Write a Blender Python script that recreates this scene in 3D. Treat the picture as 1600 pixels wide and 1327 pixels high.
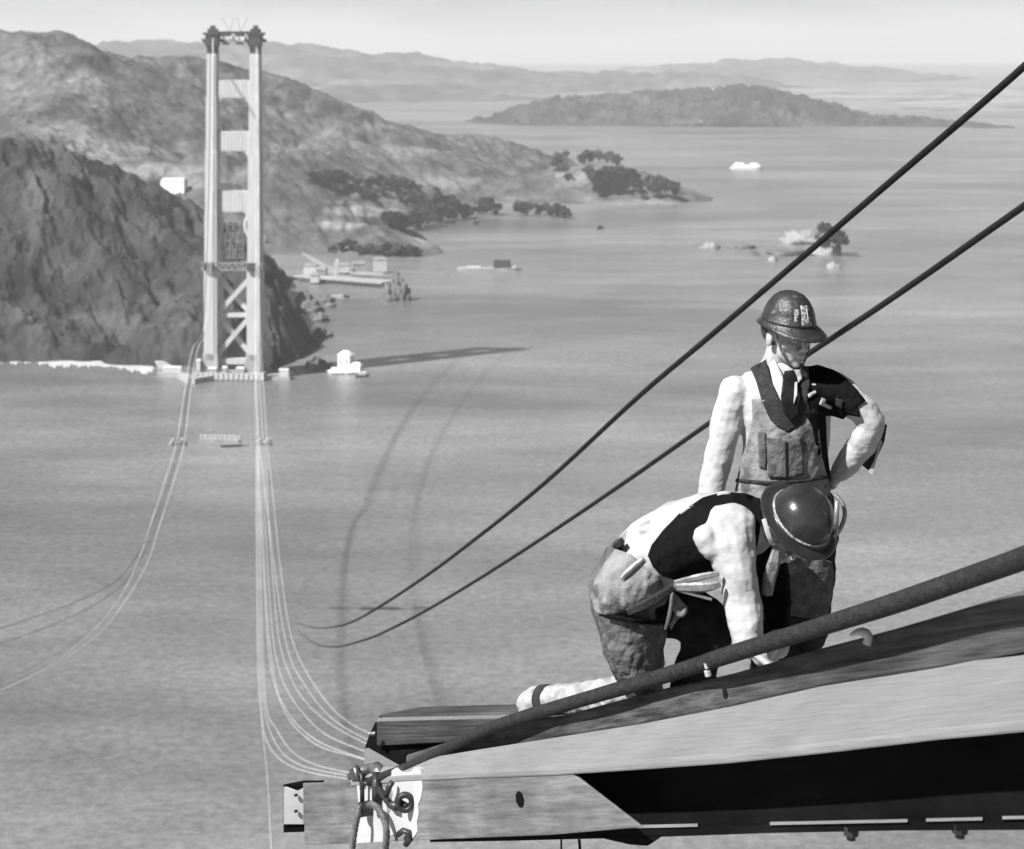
import bpy, bmesh, math, random
import numpy as np
from mathutils import Vector, Matrix, geometry
from mathutils.bvhtree import BVHTree
random.seed(7); np.random.seed(7)
for o in list(bpy.data.objects): bpy.data.objects.remove(o)
SC = bpy.context.scene; COL = SC.collection
# ------------------------------------------------------------------ camera
FPX = 3100.0; CH = 212.6; PITCH = 0.0; HY = 75.0      # level view camera with a falling front (lens shift): horizon at row 75
cd = bpy.data.cameras.new('camera'); cam = bpy.data.objects.new('camera', cd); COL.objects.link(cam)
cam.location = (0, 0, CH); cam.rotation_euler = (math.pi/2-PITCH, 0, 0)
cd.sensor_width = 36; cd.shift_y = -(663.5-HY)/1600; cd.lens = FPX/1600*36; cd.clip_start = .1; cd.clip_end = 90000
cd.dof.use_dof = True; cd.dof.focus_distance = 8.0; cd.dof.aperture_fstop = 6.3
SC.camera = cam
# ------------------------------------------------------------------ light
SUN = Vector((-.56, -.40, .73)).normalized()
HAZE_SKY = 24.0
w = bpy.data.worlds.new('World'); SC.world = w; w.use_nodes = True
nt = w.node_tree; nt.nodes.clear()
sky = nt.nodes.new('ShaderNodeTexSky'); sky.sky_type = 'NISHITA'; sky.sun_disc = False
sky.sun_elevation = math.asin(SUN.z); sky.sun_rotation = math.atan2(SUN.x, SUN.y); sky.dust_density = 3.0; sky.air_density = 1.3
bwn = nt.nodes.new('ShaderNodeRGBToBW'); bgn = nt.nodes.new('ShaderNodeBackground'); wo = nt.nodes.new('ShaderNodeOutputWorld')
bgn.inputs['Strength'].default_value = .020
# the pale band of haze low over the horizon, by elevation of the view direction
tcw = nt.nodes.new('ShaderNodeTexCoord'); sx = nt.nodes.new('ShaderNodeSeparateXYZ'); ab = nt.nodes.new('ShaderNodeMath'); ab.operation = 'ABSOLUTE'
mw = nt.nodes.new('ShaderNodeMath'); mw.operation = 'MULTIPLY'; mw.inputs[1].default_value = -14.0
ex = nt.nodes.new('ShaderNodeMath'); ex.operation = 'EXPONENT'; mk = nt.nodes.new('ShaderNodeMath'); mk.operation = 'MULTIPLY'; mk.inputs[1].default_value = HAZE_SKY
ad = nt.nodes.new('ShaderNodeMath'); ad.operation = 'ADD'
nt.links.new(tcw.outputs['Generated'], sx.inputs[0]); nt.links.new(sx.outputs['Z'], ab.inputs[0]); nt.links.new(ab.outputs[0], mw.inputs[0]); nt.links.new(mw.outputs[0], ex.inputs[0]); nz = nt.nodes.new('ShaderNodeTexNoise'); nz.inputs['Scale'].default_value = 7; nz.inputs['Detail'].default_value = 5; mpz = nt.nodes.new('ShaderNodeMapping'); mpz.inputs['Scale'].default_value = (1, 1, 5)
rz = nt.nodes.new('ShaderNodeMapRange'); rz.inputs[1].default_value = .3; rz.inputs[2].default_value = .7; rz.inputs[3].default_value = .86; rz.inputs[4].default_value = 1.1; mz = nt.nodes.new('ShaderNodeMath'); mz.operation = 'MULTIPLY'
nt.links.new(tcw.outputs['Generated'], mpz.inputs[0]); nt.links.new(mpz.outputs[0], nz.inputs['Vector']); nt.links.new(nz.outputs[0], rz.inputs[0]); nt.links.new(ex.outputs[0], mz.inputs[0]); nt.links.new(rz.outputs[0], mz.inputs[1]); nt.links.new(mz.outputs[0], mk.inputs[0])
nt.links.new(sky.outputs[0], bwn.inputs[0]); nt.links.new(bwn.outputs[0], ad.inputs[0]); nt.links.new(mk.outputs[0], ad.inputs[1]); nt.links.new(ad.outputs[0], bgn.inputs[0]); nt.links.new(bgn.outputs[0], wo.inputs[0])
sd = bpy.data.lights.new('sun', 'SUN'); sd.energy = 5.0; sd.angle = math.radians(1.2); sd.color = (1, 1, 1)
sun = bpy.data.objects.new('sun', sd); COL.objects.link(sun); sun.rotation_euler = SUN.to_track_quat('Z', 'Y').to_euler()
sun.location = (0, 0, 400)
SC.view_settings.view_transform = 'Standard'; SC.view_settings.look = 'None'; SC.view_settings.gamma = 1
SC.view_settings.exposure = 0.9
SC.cycles.max_bounces = 6; SC.cycles.volume_bounces = 0

# ------------------------------------------------------------------ projection helpers (pixels of the 1600-wide picture, depth in metres)
CAM = Vector((0, 0, CH)); R_ = Vector((1, 0, 0)); U_ = Vector((0, math.sin(PITCH), math.cos(PITCH))); F_ = Vector((0, math.cos(PITCH), -math.sin(PITCH)))
def ray(x, y): return R_*((x-800)/FPX) - U_*((y-HY)/FPX) + F_
def P(x, y, z): return CAM + ray(x, y)*z
def PD(x, y, D):
    d = ray(x, y); return CAM + d*(D/d.y)
def SEA(x, y, h=0.0):
    d = ray(x, y); return CAM + d*((h-CH)/d.z)
def pix(co):      # numpy (n,3) -> x,y
    q = co-np.array(CAM); z = q@np.array(F_)
    return 800+FPX*q[:, 0]/z, HY-FPX*(q@np.array(U_))/z

# ------------------------------------------------------------------ tagging and building helpers
def tag(o, label=None, cat=None, group=None, kind=None):
    if label: o['label'] = label
    if cat: o['category'] = cat
    if group: o['group'] = group
    if kind: o['kind'] = kind
    return o
def empty(name, loc, label, cat, group=None):
    o = bpy.data.objects.new(name, None); COL.objects.link(o); o.location = loc; o.empty_display_size = .2
    tag(o, label, cat, group); bpy.context.view_layer.update(); return o
def link(name, me, mat, parent=None, smooth=False):
    o = bpy.data.objects.new(name, me); COL.objects.link(o)
    if mat is not None: me.materials.append(mat)
    if smooth: me.polygons.foreach_set('use_smooth', [True]*len(me.polygons))
    if parent is not None:
        o.parent = parent; o.matrix_parent_inverse = Matrix.Translation(-Vector(parent.location)) if parent.type == 'EMPTY' and parent.parent is None and parent.rotation_euler.z == 0 else parent.matrix_world.inverted()
    return o
def obj(name, bm, mat, parent=None, smooth=False):
    bmesh.ops.recalc_face_normals(bm, faces=bm.faces)
    me = bpy.data.meshes.new(name); bm.to_mesh(me); bm.free()
    return link(name, me, mat, parent, smooth)
def NB(): return bmesh.new()
def hexa(bm, c):   # 8 corners: 0-3 one face loop, 4-7 the opposite
    v = [bm.verts.new(p) for p in c]
    for f in ((0,1,2,3), (7,6,5,4), (0,4,5,1), (1,5,6,2), (2,6,7,3), (3,7,4,0)): bm.faces.new([v[i] for i in f])
def box(bm, c, s, M=None):
    c = Vector(c); hx, hy, hz = s[0]/2, s[1]/2, s[2]/2
    pts = [Vector((sx*hx, sy*hy, sz*hz)) for sz in (-1, 1) for sx, sy in ((-1,-1), (1,-1), (1,1), (-1,1))]
    if M is not None: pts = [M@p for p in pts]
    hexa(bm, [c+p for p in pts])
def bar(bm, a, b, w, h=None, up=Vector((0, 0, 1))):
    a = Vector(a); b = Vector(b); h = h or w; d = (b-a).normalized(); s = d.cross(up)
    s = (s if s.length > 1e-4 else d.cross(Vector((1, 0, 0)))).normalized(); u = s.cross(d)
    hexa(bm, [p+s*i*w/2+u*j*h/2 for p in (a, b) for i, j in ((-1,-1), (1,-1), (1,1), (-1,1))])
def ring(bm, c, r, d, n):
    d = d.normalized(); s = d.cross(Vector((0, 0, 1))); s = (s if s.length > 1e-3 else Vector((1, 0, 0))).normalized(); u = s.cross(d)
    return [bm.verts.new(c+(s*math.cos(t)+u*math.sin(t))*r) for t in [2*math.pi*k/n for k in range(n)]]
def tube(bm, pts, rad, n=8, cap=True):
    pts = [Vector(p) for p in pts]; rs = rad if isinstance(rad, (list, tuple)) else [rad]*len(pts); prev = None; first = None
    u = None
    for i, p in enumerate(pts):
        d = (pts[min(i+1, len(pts)-1)]-pts[max(i-1, 0)]).normalized()
        if u is None: u = d.orthogonal().normalized()
        u = (u-d*u.dot(d)).normalized(); s = d.cross(u)
        r = [bm.verts.new(p+(u*math.cos(t)+s*math.sin(t))*rs[i]) for t in [2*math.pi*k/n for k in range(n)]]
        if prev:
            for k in range(n): bm.faces.new((prev[k], prev[(k+1) % n], r[(k+1) % n], r[k]))
        else: first = r
        prev = r
    if cap: bm.faces.new(first[::-1]); bm.faces.new(prev)
def spline(pts, m=8):   # Catmull-Rom through points (any length tuples)
    P_ = [np.array(p, float) for p in pts]; P_ = [2*P_[0]-P_[1]]+P_+[2*P_[-1]-P_[-2]]; out = []
    for i in range(1, len(P_)-2):
        a, b, c, d = P_[i-1:i+3]
        for k in range(m):
            t = k/m; out.append(.5*((2*b)+(-a+c)*t+(2*a-5*b+4*c-d)*t*t+(-a+3*b-3*c+d)*t**3))
    out.append(P_[-2]); return out
def ball(bm, c, r, sub=2, M=None, jit=0):
    t = bmesh.ops.create_icosphere(bm, subdivisions=sub, radius=1)
    for v in t['verts']:
        q = Vector((v.co.x*r[0], v.co.y*r[1], v.co.z*r[2])) if isinstance(r, (tuple, list)) else v.co*r
        if jit: q = q*(1+random.uniform(-jit, jit))
        v.co = (M@q if M is not None else q)+Vector(c)

# ------------------------------------------------------------------ materials
def mat(name, base, var=.25, scale=5.0, rough=.8, bump=.0, metal=0, stretch=(1, 1, 1), detail=6, spots=None, bscale=None, spec=None, contrast=(.3, .7)):
    m = bpy.data.materials.new(name); m.use_nodes = True; t = m.node_tree; N = t.nodes; L = t.links
    b = N['Principled BSDF']; b.inputs['Roughness'].default_value = rough; b.inputs['Metallic'].default_value = metal
    if spec is not None: b.inputs['Specular IOR Level'].default_value = spec
    tc = N.new('ShaderNodeTexCoord'); mp = N.new('ShaderNodeMapping'); mp.inputs['Scale'].default_value = stretch
    L.new(tc.outputs['Object'], mp.inputs[0])
    n = N.new('ShaderNodeTexNoise'); n.inputs['Scale'].default_value = scale; n.inputs['Detail'].default_value = detail; n.inputs['Roughness'].default_value = .6
    L.new(mp.outputs[0], n.inputs['Vector'])
    r = N.new('ShaderNodeValToRGB'); e = r.color_ramp.elements
    lo = base*(1-var); hi = min(base*(1+var), .9)
    e[0].position = contrast[0]; e[0].color = (lo, lo, lo, 1); e[1].position = contrast[1]; e[1].color = (hi, hi, hi, 1)
    L.new(n.outputs[0], r.inputs[0]); out = r.outputs[0]
    if spots:      # (scale, threshold, value)
        n2 = N.new('ShaderNodeTexNoise'); n2.inputs['Scale'].default_value = spots[0]; n2.inputs['Detail'].default_value = 4
        L.new(mp.outputs[0], n2.inputs['Vector'])
        r2 = N.new('ShaderNodeValToRGB'); r2.color_ramp.elements[0].position = spots[1]; r2.color_ramp.elements[1].position = spots[1]+.08
        mx = N.new('ShaderNodeMix'); mx.data_type = 'RGBA'; L.new(n2.outputs[0], r2.inputs[0]); L.new(r2.outputs[0], mx.inputs[0])
        L.new(out, mx.inputs[6]); mx.inputs[7].default_value = (spots[2],)*3+(1,); out = mx.outputs[2]
    L.new(out, b.inputs['Base Color'])
    if bump:
        n3 = N.new('ShaderNodeTexNoise'); n3.inputs['Scale'].default_value = bscale or scale*3; n3.inputs['Detail'].default_value = 5
        L.new(mp.outputs[0], n3.inputs['Vector'])
        bp = N.new('ShaderNodeBump'); bp.inputs['Strength'].default_value = bump; bp.inputs['Distance'].default_value = .02
        L.new(n3.outputs[0], bp.inputs['Height']); L.new(bp.outputs[0], b.inputs['Normal'])
    return m
def terrain_mat(name, scale=.02, bump=.6, dist=3.0):
    m = bpy.data.materials.new(name); m.use_nodes = True; t = m.node_tree; N = t.nodes; L = t.links
    b = N['Principled BSDF']; b.inputs['Roughness'].default_value = 1; b.inputs['Specular IOR Level'].default_value = 0
    at = N.new('ShaderNodeAttribute'); at.attribute_name = 'alb'
    tc = N.new('ShaderNodeTexCoord'); n = N.new('ShaderNodeTexNoise'); n.inputs['Scale'].default_value = scale; n.inputs['Detail'].default_value = 10; n.inputs['Roughness'].default_value = .7
    L.new(tc.outputs['Object'], n.inputs['Vector'])
    mr = N.new('ShaderNodeMapRange'); mr.inputs[1].default_value = .35; mr.inputs[2].default_value = .65; mr.inputs[3].default_value = .6; mr.inputs[4].default_value = 1.4
    L.new(n.outputs[0], mr.inputs[0])
    mu = N.new('ShaderNodeMath'); mu.operation = 'MULTIPLY'; L.new(at.outputs['Fac'], mu.inputs[0]); L.new(mr.outputs[0], mu.inputs[1])
    L.new(mu.outputs[0], b.inputs['Base Color'])
    bp = N.new('ShaderNodeBump'); bp.inputs['Strength'].default_value = bump; bp.inputs['Distance'].default_value = dist
    L.new(n.outputs[0], bp.inputs['Height']); L.new(bp.outputs[0], b.inputs['Normal'])
    return m
M = {}
M['steel'] = mat('tower_paint', .42, .12, .3, .6, stretch=(1, 1, .2))
M['dark'] = mat('dark_steel', .04, .4, 1.0, .6)
M['black'] = mat('black_iron', .02, .5, 20, .45, .2)
M['concrete'] = mat('concrete', .3, .3, .12, .9, .3)
M['white'] = mat('white_paint', .45, .1, .4, .6)
M['whitewash'] = mat('whitewash', .7, .08, .4, .7)
M['grey'] = mat('grey_paint', .2, .3, .4, .7)
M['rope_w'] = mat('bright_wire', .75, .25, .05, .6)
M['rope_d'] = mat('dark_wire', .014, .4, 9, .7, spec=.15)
M['rock'] = mat('rock', .11, .5, .2, .95, .8)
M['palerock'] = mat('guano_rock', .24, .3, .15, .95, .5, spots=(.2, .6, .25))
M['leaf'] = mat('leaves', .03, .5, .3, .9, spec=.1)
M['leaf2'] = mat('leaves_pale', .06, .4, .3, .9, spec=.1)
M['bark'] = mat('bark', .08, .3, 2, .9)

# ------------------------------------------------------------------ numpy gradient noise
_perm = np.random.RandomState(3).permutation(512); _g = np.random.RandomState(5).uniform(0, 2*np.pi, 512)
def gn(x, y):
    xi = np.floor(x).astype(int); yi = np.floor(y).astype(int); xf = x-xi; yf = y-yi
    u = xf*xf*xf*(xf*(xf*6-15)+10); v = yf*yf*yf*(yf*(yf*6-15)+10)
    def g(i, j):
        a = _g[_perm[(_perm[i & 511]+j) & 511]]; return np.cos(a)*(x-i)+np.sin(a)*(y-j)
    a = g(xi, yi); b = g(xi+1, yi); c = g(xi, yi+1); d = g(xi+1, yi+1)
    return ((a*(1-u)+b*u)*(1-v)+(c*(1-u)+d*u)*v)*1.4
def fbm(x, y, o=5, gain=.5):
    s = 0; a = 1; 
    for k in range(o): s = s+a*gn(x*2**k+17*k, y*2**k+31*k); a *= gain
    return s
def sstep(a, b, x):
    t = np.clip((x-a)/(b-a), 0, 1); return t*t*(3-2*t)

BVHS = []
def terrain(name, ridges, alo, ahi, na, D0, D1, nd, slope, back, amp, nsc, alb, blobs=(), rot=0.0, aniso=1.0, rnd=12, base=None, label=None, mt=None, ascale=.006, clipr=None):
    """heights from ridge lines (px,py,distance); na x nd fan grid; blobs: (px,py,rx,ry,value)"""
    a = np.linspace(alo, ahi, na); D = np.exp(np.linspace(math.log(D0), math.log(D1), nd))
    A, DD = np.meshgrid(a, D); X = A*DD; Y = DD
    wx = X+amp*1.2*fbm(X/nsc+9, Y/nsc, 3); wy = Y+amp*1.2*fbm(X/nsc, Y/nsc+5, 3)
    Hh = np.full(X.shape, -30.0)
    for rd in ridges:
        pts = [PD(*p[:3]) for p in rd['p']]; sl = rd.get('s', slope); bk = rd.get('b', back); rr = rd.get('r', rnd)
        for j_, (p, q) in enumerate(zip(pts[:-1], pts[1:])):
            ex, ey = q.x-p.x, q.y-p.y; t = np.clip(((wx-p.x)*ex+(wy-p.y)*ey)/(ex*ex+ey*ey), 0, 1)
            cx, cy = p.x+t*ex, p.y+t*ey; d = np.hypot(wx-cx, wy-cy); z = p.z+t*(q.z-p.z)
            fr = sstep(-.3, .3, (cy-wy)/(d+1e-6)); s = bk+(sl-bk)*fr
            if 'sr' in rd: s = s+(rd['sr']-s)*sstep(-.1, .6, (wx-cx)/(d+1e-6))
            if 'er' in rd and j_ == len(pts)-2: s = np.where(t >= 1, s+(rd['er']-s)*sstep(0, .3, (wx-cx)/(d+1e-6)), s)
            h = z-(np.sqrt(d*d+rr*rr)-rr)*s
            Hh = np.maximum(Hh, h)
    if clipr:      # the crest beyond which the ground drops steeply to the right
        q = [PD(*p) for p in clipr]; dd = [v.y for v in q]; xc = np.interp(DD, dd, [v.x for v in q])+4*fbm(Y/25, X/90, 3); zc_ = np.interp(DD, dd, [v.z for v in q])
        Hh = np.where(X > xc, np.minimum(Hh, zc_-1.55*(X-xc)), Hh)
    if base is not None: Hh = np.maximum(Hh, base(X, Y))
    c, s_ = math.cos(rot), math.sin(rot); gx = (X*c+Y*s_)/nsc; gy = (-X*s_+Y*c)/nsc/aniso
    gul = 1-np.abs(fbm(gx*1.6+.4*fbm(gx, gy, 2), gy*1.6, 4, .55)); fade = sstep(-10, 25, Hh)
    Hh = Hh-amp*fade*(1-gul)*1.0+amp*.3*fade*fbm(X/nsc*4, Y/nsc*4, 5, .6)
    co = np.stack([X, Y, Hh], -1).reshape(-1, 3); px, py = pix(co)
    al = alb*(1+.5*fbm(X*ascale, Y*ascale, 6, .6)+.35*fbm(gx*3, gy*3, 4, .65)).reshape(-1)
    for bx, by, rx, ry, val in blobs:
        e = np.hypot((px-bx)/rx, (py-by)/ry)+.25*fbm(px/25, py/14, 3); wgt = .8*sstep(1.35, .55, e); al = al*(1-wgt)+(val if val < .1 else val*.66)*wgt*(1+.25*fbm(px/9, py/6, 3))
    al = np.clip(al, .012, .6)
    idx = np.arange(na*nd).reshape(nd, na); q = np.stack([idx[:-1, :-1], idx[:-1, 1:], idx[1:, 1:], idx[1:, :-1]], -1).reshape(-1, 4)
    zz = co[:, 2]; q = q[(zz[q].max(1) > -1.5)]
    used = np.unique(q); mp = -np.ones(len(co), int); mp[used] = np.arange(len(used)); co = co[used]; al = al[used]; q = mp[q]
    me = bpy.data.meshes.new(name); me.vertices.add(len(co)); me.vertices.foreach_set('co', co.ravel())
    me.loops.add(q.size); me.loops.foreach_set('vertex_index', q.ravel().astype(np.int32)); me.polygons.add(len(q))
    me.polygons.foreach_set('loop_start', np.arange(0, q.size, 4, dtype=np.int32)); me.polygons.foreach_set('loop_total', np.full(len(q), 4, np.int32)); me.update(calc_edges=True)
    at = me.attributes.new('alb', 'FLOAT', 'POINT'); at.data.foreach_set('value', al.astype(np.float32))
    o = link(name, me, mt, None, True); tag(o, label, None, None, 'structure')
    BVHS.append(BVHTree.FromPolygons([tuple(v) for v in co.tolist()], [tuple(f) for f in q.tolist()]))
    return o
MT = terrain_mat('hillside_grass', .03, .7, 4.0); MT2 = terrain_mat('far_hillside', .006, .5, 10.0)
# near headland
terrain('headland', [
    dict(p=[(-420,180,1700), (-200,195,1650), (0,208,1610), (45,211,1600), (75,224,1590), (150,276,1560), (200,316,1540), (240,345,1520), (290,366,1500), (330,394,1470)], s=.56, b=.5, er=3.0),
    dict(p=[(330,394,1470), (405,398,1425)], s=.6, b=.5, sr=1.7),
    dict(p=[(45,211,1600), (60,330,1500), (50,480,1420)], s=.75, b=.75, r=20),
    dict(p=[(240,345,1520), (190,430,1440), (130,540,1385)], s=.75, b=.75, r=14),
    dict(p=[(365,400,1450), (330,460,1385), (300,545,1345)], s=.9, b=.9, sr=1.9, r=8),
    dict(p=[(402,394,1440), (408,400,1415), (418,470,1370), (432,555,1320)], s=1.0, b=.8, sr=1.55, r=5),
    dict(p=[(-160,195,1650), (-150,380,1500), (-160,520,1400)], s=.75, b=.75, r=20)],
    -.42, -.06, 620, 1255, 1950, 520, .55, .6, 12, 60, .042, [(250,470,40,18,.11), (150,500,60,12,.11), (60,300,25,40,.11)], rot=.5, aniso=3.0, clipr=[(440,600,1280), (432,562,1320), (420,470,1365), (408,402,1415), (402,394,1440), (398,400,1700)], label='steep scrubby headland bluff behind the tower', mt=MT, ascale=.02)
# middle hills: right dark hill, near spur, low point
terrain('hills', [
    dict(p=[(120,262,2300), (170,252,2250), (215,246,2250), (330,240,2250), (420,262,2220), (470,290,2200), (520,332,2150), (560,350,2120), (600,360,2090), (640,376,2060), (655,398,2030)], s=.45, b=.5, r=20),
    dict(p=[(-420,60,2900), (-200,50,2800), (0,44,2750), (40,47,2750), (70,45,2750), (95,55,2750), (130,71,2800), (160,80,2900), (200,92,3000), (230,84,3000), (270,84,3000), (325,90,3050), (345,100,3050), (400,108,3050), (450,138,3050), (500,164,3050), (560,176,3100), (620,192,3150), (660,209,3200), (720,207,3250), (760,212,3250), (800,225,3250), (850,248,3200), (872,262,3150)], s=.42, b=.5, r=30),
    dict(p=[(70,45,2750), (110,110,2600), (60,190,2300), (0,230,2150)], s=.5, b=.5, r=30),
    dict(p=[(270,84,3000), (330,150,2800), (300,215,2600), (250,250,2400)], s=.5, b=.5, r=25),
    dict(p=[(500,164,3050), (470,220,2850), (500,265,2700)], s=.4, b=.4, r=25),
    dict(p=[(720,207,3250), (660,250,3000), (600,285,2850)], s=.3, b=.3, r=25),
    dict(p=[(700,318,2700), (750,296,2800), (800,276,2850), (860,262,2850), (895,257,2850), (930,252,2850), (980,264,2820), (1030,284,2800), (1062,306,2780)], s=.35, b=.4, r=15),
    dict(p=[(480,300,2700), (600,330,2600), (700,345,2500), (800,343,2480), (900,346,2500)], s=.05, b=.05, r=5),
    dict(p=[(620,352,2380), (690,362,2330), (740,352,2430)], s=.08, b=.05, r=5),
    dict(p=[(880,330,2650), (1000,318,2750), (1100,314,2800), (1180,326,2730)], s=.06, b=.06, r=5)],
    -.42, .19, 700, 1880, 3900, 620, .45, .5, 10, 130, .088,
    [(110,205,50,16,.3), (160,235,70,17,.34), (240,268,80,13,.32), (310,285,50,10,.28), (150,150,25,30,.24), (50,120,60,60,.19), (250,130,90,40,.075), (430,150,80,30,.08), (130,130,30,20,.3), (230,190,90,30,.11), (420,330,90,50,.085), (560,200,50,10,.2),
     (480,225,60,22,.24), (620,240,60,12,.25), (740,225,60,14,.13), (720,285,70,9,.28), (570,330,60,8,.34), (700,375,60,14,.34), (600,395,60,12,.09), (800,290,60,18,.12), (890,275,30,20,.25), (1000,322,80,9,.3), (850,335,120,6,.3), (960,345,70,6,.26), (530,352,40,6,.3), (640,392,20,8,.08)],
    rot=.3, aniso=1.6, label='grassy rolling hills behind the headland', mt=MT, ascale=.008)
terrain('island', [
    dict(p=[(858,176,5700), (870,160,5700), (885,150,5700), (920,147,5700), (1000,143,5700), (1060,140,5700), (1110,136,5700), (1150,132,5700), (1190,136,5700), (1260,160,5650), (1300,168,5600), (1340,178,5600), (1400,180,5500), (1450,184,5400), (1500,188,5400), (1550,194,5300), (1590,210,5200)], s=.32, b=.3, r=60)],
    -.07, .3, 420, 4700, 6600, 200, .3, .3, 30, 150, .045, [(1060,190,60,3,.2)], label='dark wooded island across the bay', mt=MT2, ascale=.004)
terrain('far_hills', [
    dict(p=[(-500,70,10500), (-100,66,10500), (140,70,10500), (230,58,10500), (330,60,10500), (420,62,10500), (480,72,10500), (560,75,10500), (620,88,10500), (700,95,10500), (780,105,10500), (850,110,10500), (950,110,10500), (1090,112,10500)], s=.14, b=.14, r=100),
    dict(p=[(560,128,8300), (640,132,8300), (720,140,8200), (800,150,8200)], s=.12, b=.1, r=60),
    dict(p=[(850,112,14000), (1000,111,14000), (1080,108,13500), (1120,98,13500), (1160,91,13500), (1220,91,13500), (1260,98,13500), (1300,108,13500), (1400,115,13500), (1600,122,14000), (2200,120,14000)], s=.12, b=.1, r=100)],
    -.42, .42, 460, 6900, 16500, 170, .14, .14, 60, 900, .085, [(1200,100,80,12,.08), (900,120,100,8,.12)], label='pale hills on the far shore', mt=MT2, ascale=.0015)
terrain('plain', [dict(p=[(1230,158,8600), (1330,150,8600), (1450,145,8600), (1600,147,8600), (2100,150,8600)], s=.009, b=.004)],   .1, .42, 260, 6300, 9800, 120, .009, .004, 3, 300, .2, label='low pale shore plain beyond the island', mt=MT2, ascale=.003)
terrain('shoal', [dict(p=[(1075,326,2700), (1130,311,2800), (1180,314,2800), (1240,330,2680)], s=.05, b=.05, r=10), dict(p=[(1090,352,2450), (1140,342,2500), (1200,350,2450)], s=.04, b=.05, r=10)], .07, .19, 200, 2250, 3000, 120, .05, .05, 2, 60, .11, label='low grassy shoal right of the tree-topped knoll', mt=MT, ascale=.01)
# low mudflat and rocks right of the point
def low(X, Y): return np.full(X.shape, -30.0)
def cast(x, y, zmin=0):
    d = ray(x, y).normalized(); best = None
    for b in BVHS:
        h = b.ray_cast(CAM, d)
        if h[0] is not None and (best is None or h[3] < best[1]): best = (h[0], h[3])
    s = SEA(x, y)
    if best is None or best[0].z < 0: return s
    return best[0]

# ------------------------------------------------------------------ water
def water_mat():
    m = bpy.data.materials.new('sea_water'); m.use_nodes = True; t = m.node_tree; N = t.nodes; L = t.links
    b = N['Principled BSDF']; b.inputs['Roughness'].default_value = .25; b.inputs['Specular IOR Level'].default_value = .9
    tc = N.new('ShaderNodeTexCoord')
    def noise(sc, st, det=4, rgh=.6):
        mp = N.new('ShaderNodeMapping'); mp.inputs['Scale'].default_value = st; L.new(tc.outputs['Object'], mp.inputs[0])
        n = N.new('ShaderNodeTexNoise'); n.inputs['Scale'].default_value = sc; n.inputs['Detail'].default_value = det; n.inputs['Roughness'].default_value = rgh
        L.new(mp.outputs[0], n.inputs['Vector']); return n
    def rng(n, a, b_, lo, hi):
        r = N.new('ShaderNodeMapRange'); r.inputs[1].default_value = a; r.inputs[2].default_value = b_; r.inputs[3].default_value = lo; r.inputs[4].default_value = hi
        L.new(n.outputs[0], r.inputs[0]); return r
    def mul(a, c):
        q = N.new('ShaderNodeMath'); q.operation = 'MULTIPLY'; L.new(a.outputs[0], q.inputs[0]); L.new(c.outputs[0], q.inputs[1]); return q
    big = rng(noise(.0035, (.55, 1.0, 1), 4), .36, .62, .58, 1.25)
    mid = rng(noise(.02, (.35, 1.0, 1), 6, .7), .35, .65, .84, 1.16)
    sml = rng(noise(.3, (.8, .9, 1), 8, .85), .38, .62, .66, 1.34)
    v = mul(mul(big, mid), sml)
    k = N.new('ShaderNodeMath'); k.operation = 'MULTIPLY'; k.inputs[1].default_value = .175; L.new(v.outputs[0], k.inputs[0]); L.new(k.outputs[0], b.inputs['Base Color'])
    n3 = noise(.25, (.6, 1, 1), 8, .7)
    bp = N.new('ShaderNodeBump'); bp.inputs['Strength'].default_value = .45; bp.inputs['Distance'].default_value = 1.0
    L.new(n3.outputs[0], bp.inputs['Height']); L.new(bp.outputs[0], b.inputs['Normal'])
    return m
bm = NB(); S = 30000
vv = [bm.verts.new(p) for p in ((-S, -2000, 0), (S, -2000, 0), (S, 26000, 0), (-S, 26000, 0))]; bm.faces.new(vv)
tag(obj('water', bm, water_mat()), 'ruffled grey strait water', None, None, 'structure')
# ------------------------------------------------------------------ haze
HZ = bpy.data.materials.new('haze_air'); HZ.use_nodes = True; t = HZ.node_tree; t.nodes.remove(t.nodes['Principled BSDF'])
pv = t.nodes.new('ShaderNodeVolumePrincipled'); pv.inputs['Density'].default_value = 0.000068; pv.inputs['Color'].default_value = (.97, .97, .97, 1); pv.inputs['Anisotropy'].default_value = .0
t.links.new(pv.outputs[0], t.nodes['Material Output'].inputs['Volume'])
bm = NB(); box(bm, (0, 12500, 159), (60500, 29500, 340)); hz = obj('haze', bm, HZ); tag(hz, 'thin pale haze over the water', None, None, 'stuff')

# ------------------------------------------------------------------ bridge tower (metres, from pixel rows at 1280 m)
TD = 1280.0
def tz(y): return PD(366, y, TD).z
tc0 = PD(366, 590, TD); TB = Vector((tc0.x, TD, 0)); heading = math.atan2(tc0.x, TD)
yaw = -heading-math.radians(13)     # right sides of the legs show
TM = Matrix.Rotation(yaw, 4, 'Z')
tower = empty('bridge_tower', TB, 'tall pale twin-legged bridge tower standing on its pier at the headland', 'bridge tower')
def T(x, y, z): return TB+(TM@Vector((x, y, 0)))+Vector((0, 0, z))
def tbox(bm, x0, x1, y0, y1, z0, z1): hexa(bm, [T(x, y, z) for z in (z0, z1) for x, y in ((x0, y0), (x1, y0), (x1, y1), (x0, y1))])
HL = 14.0
levels = [(560, 415, 8.4, 15), (415, 330, 7.9, 13.5), (330, 235, 7.4, 12.5), (235, 152, 6.7, 11.2), (152, 84, 6.0, 9.6)]
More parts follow.
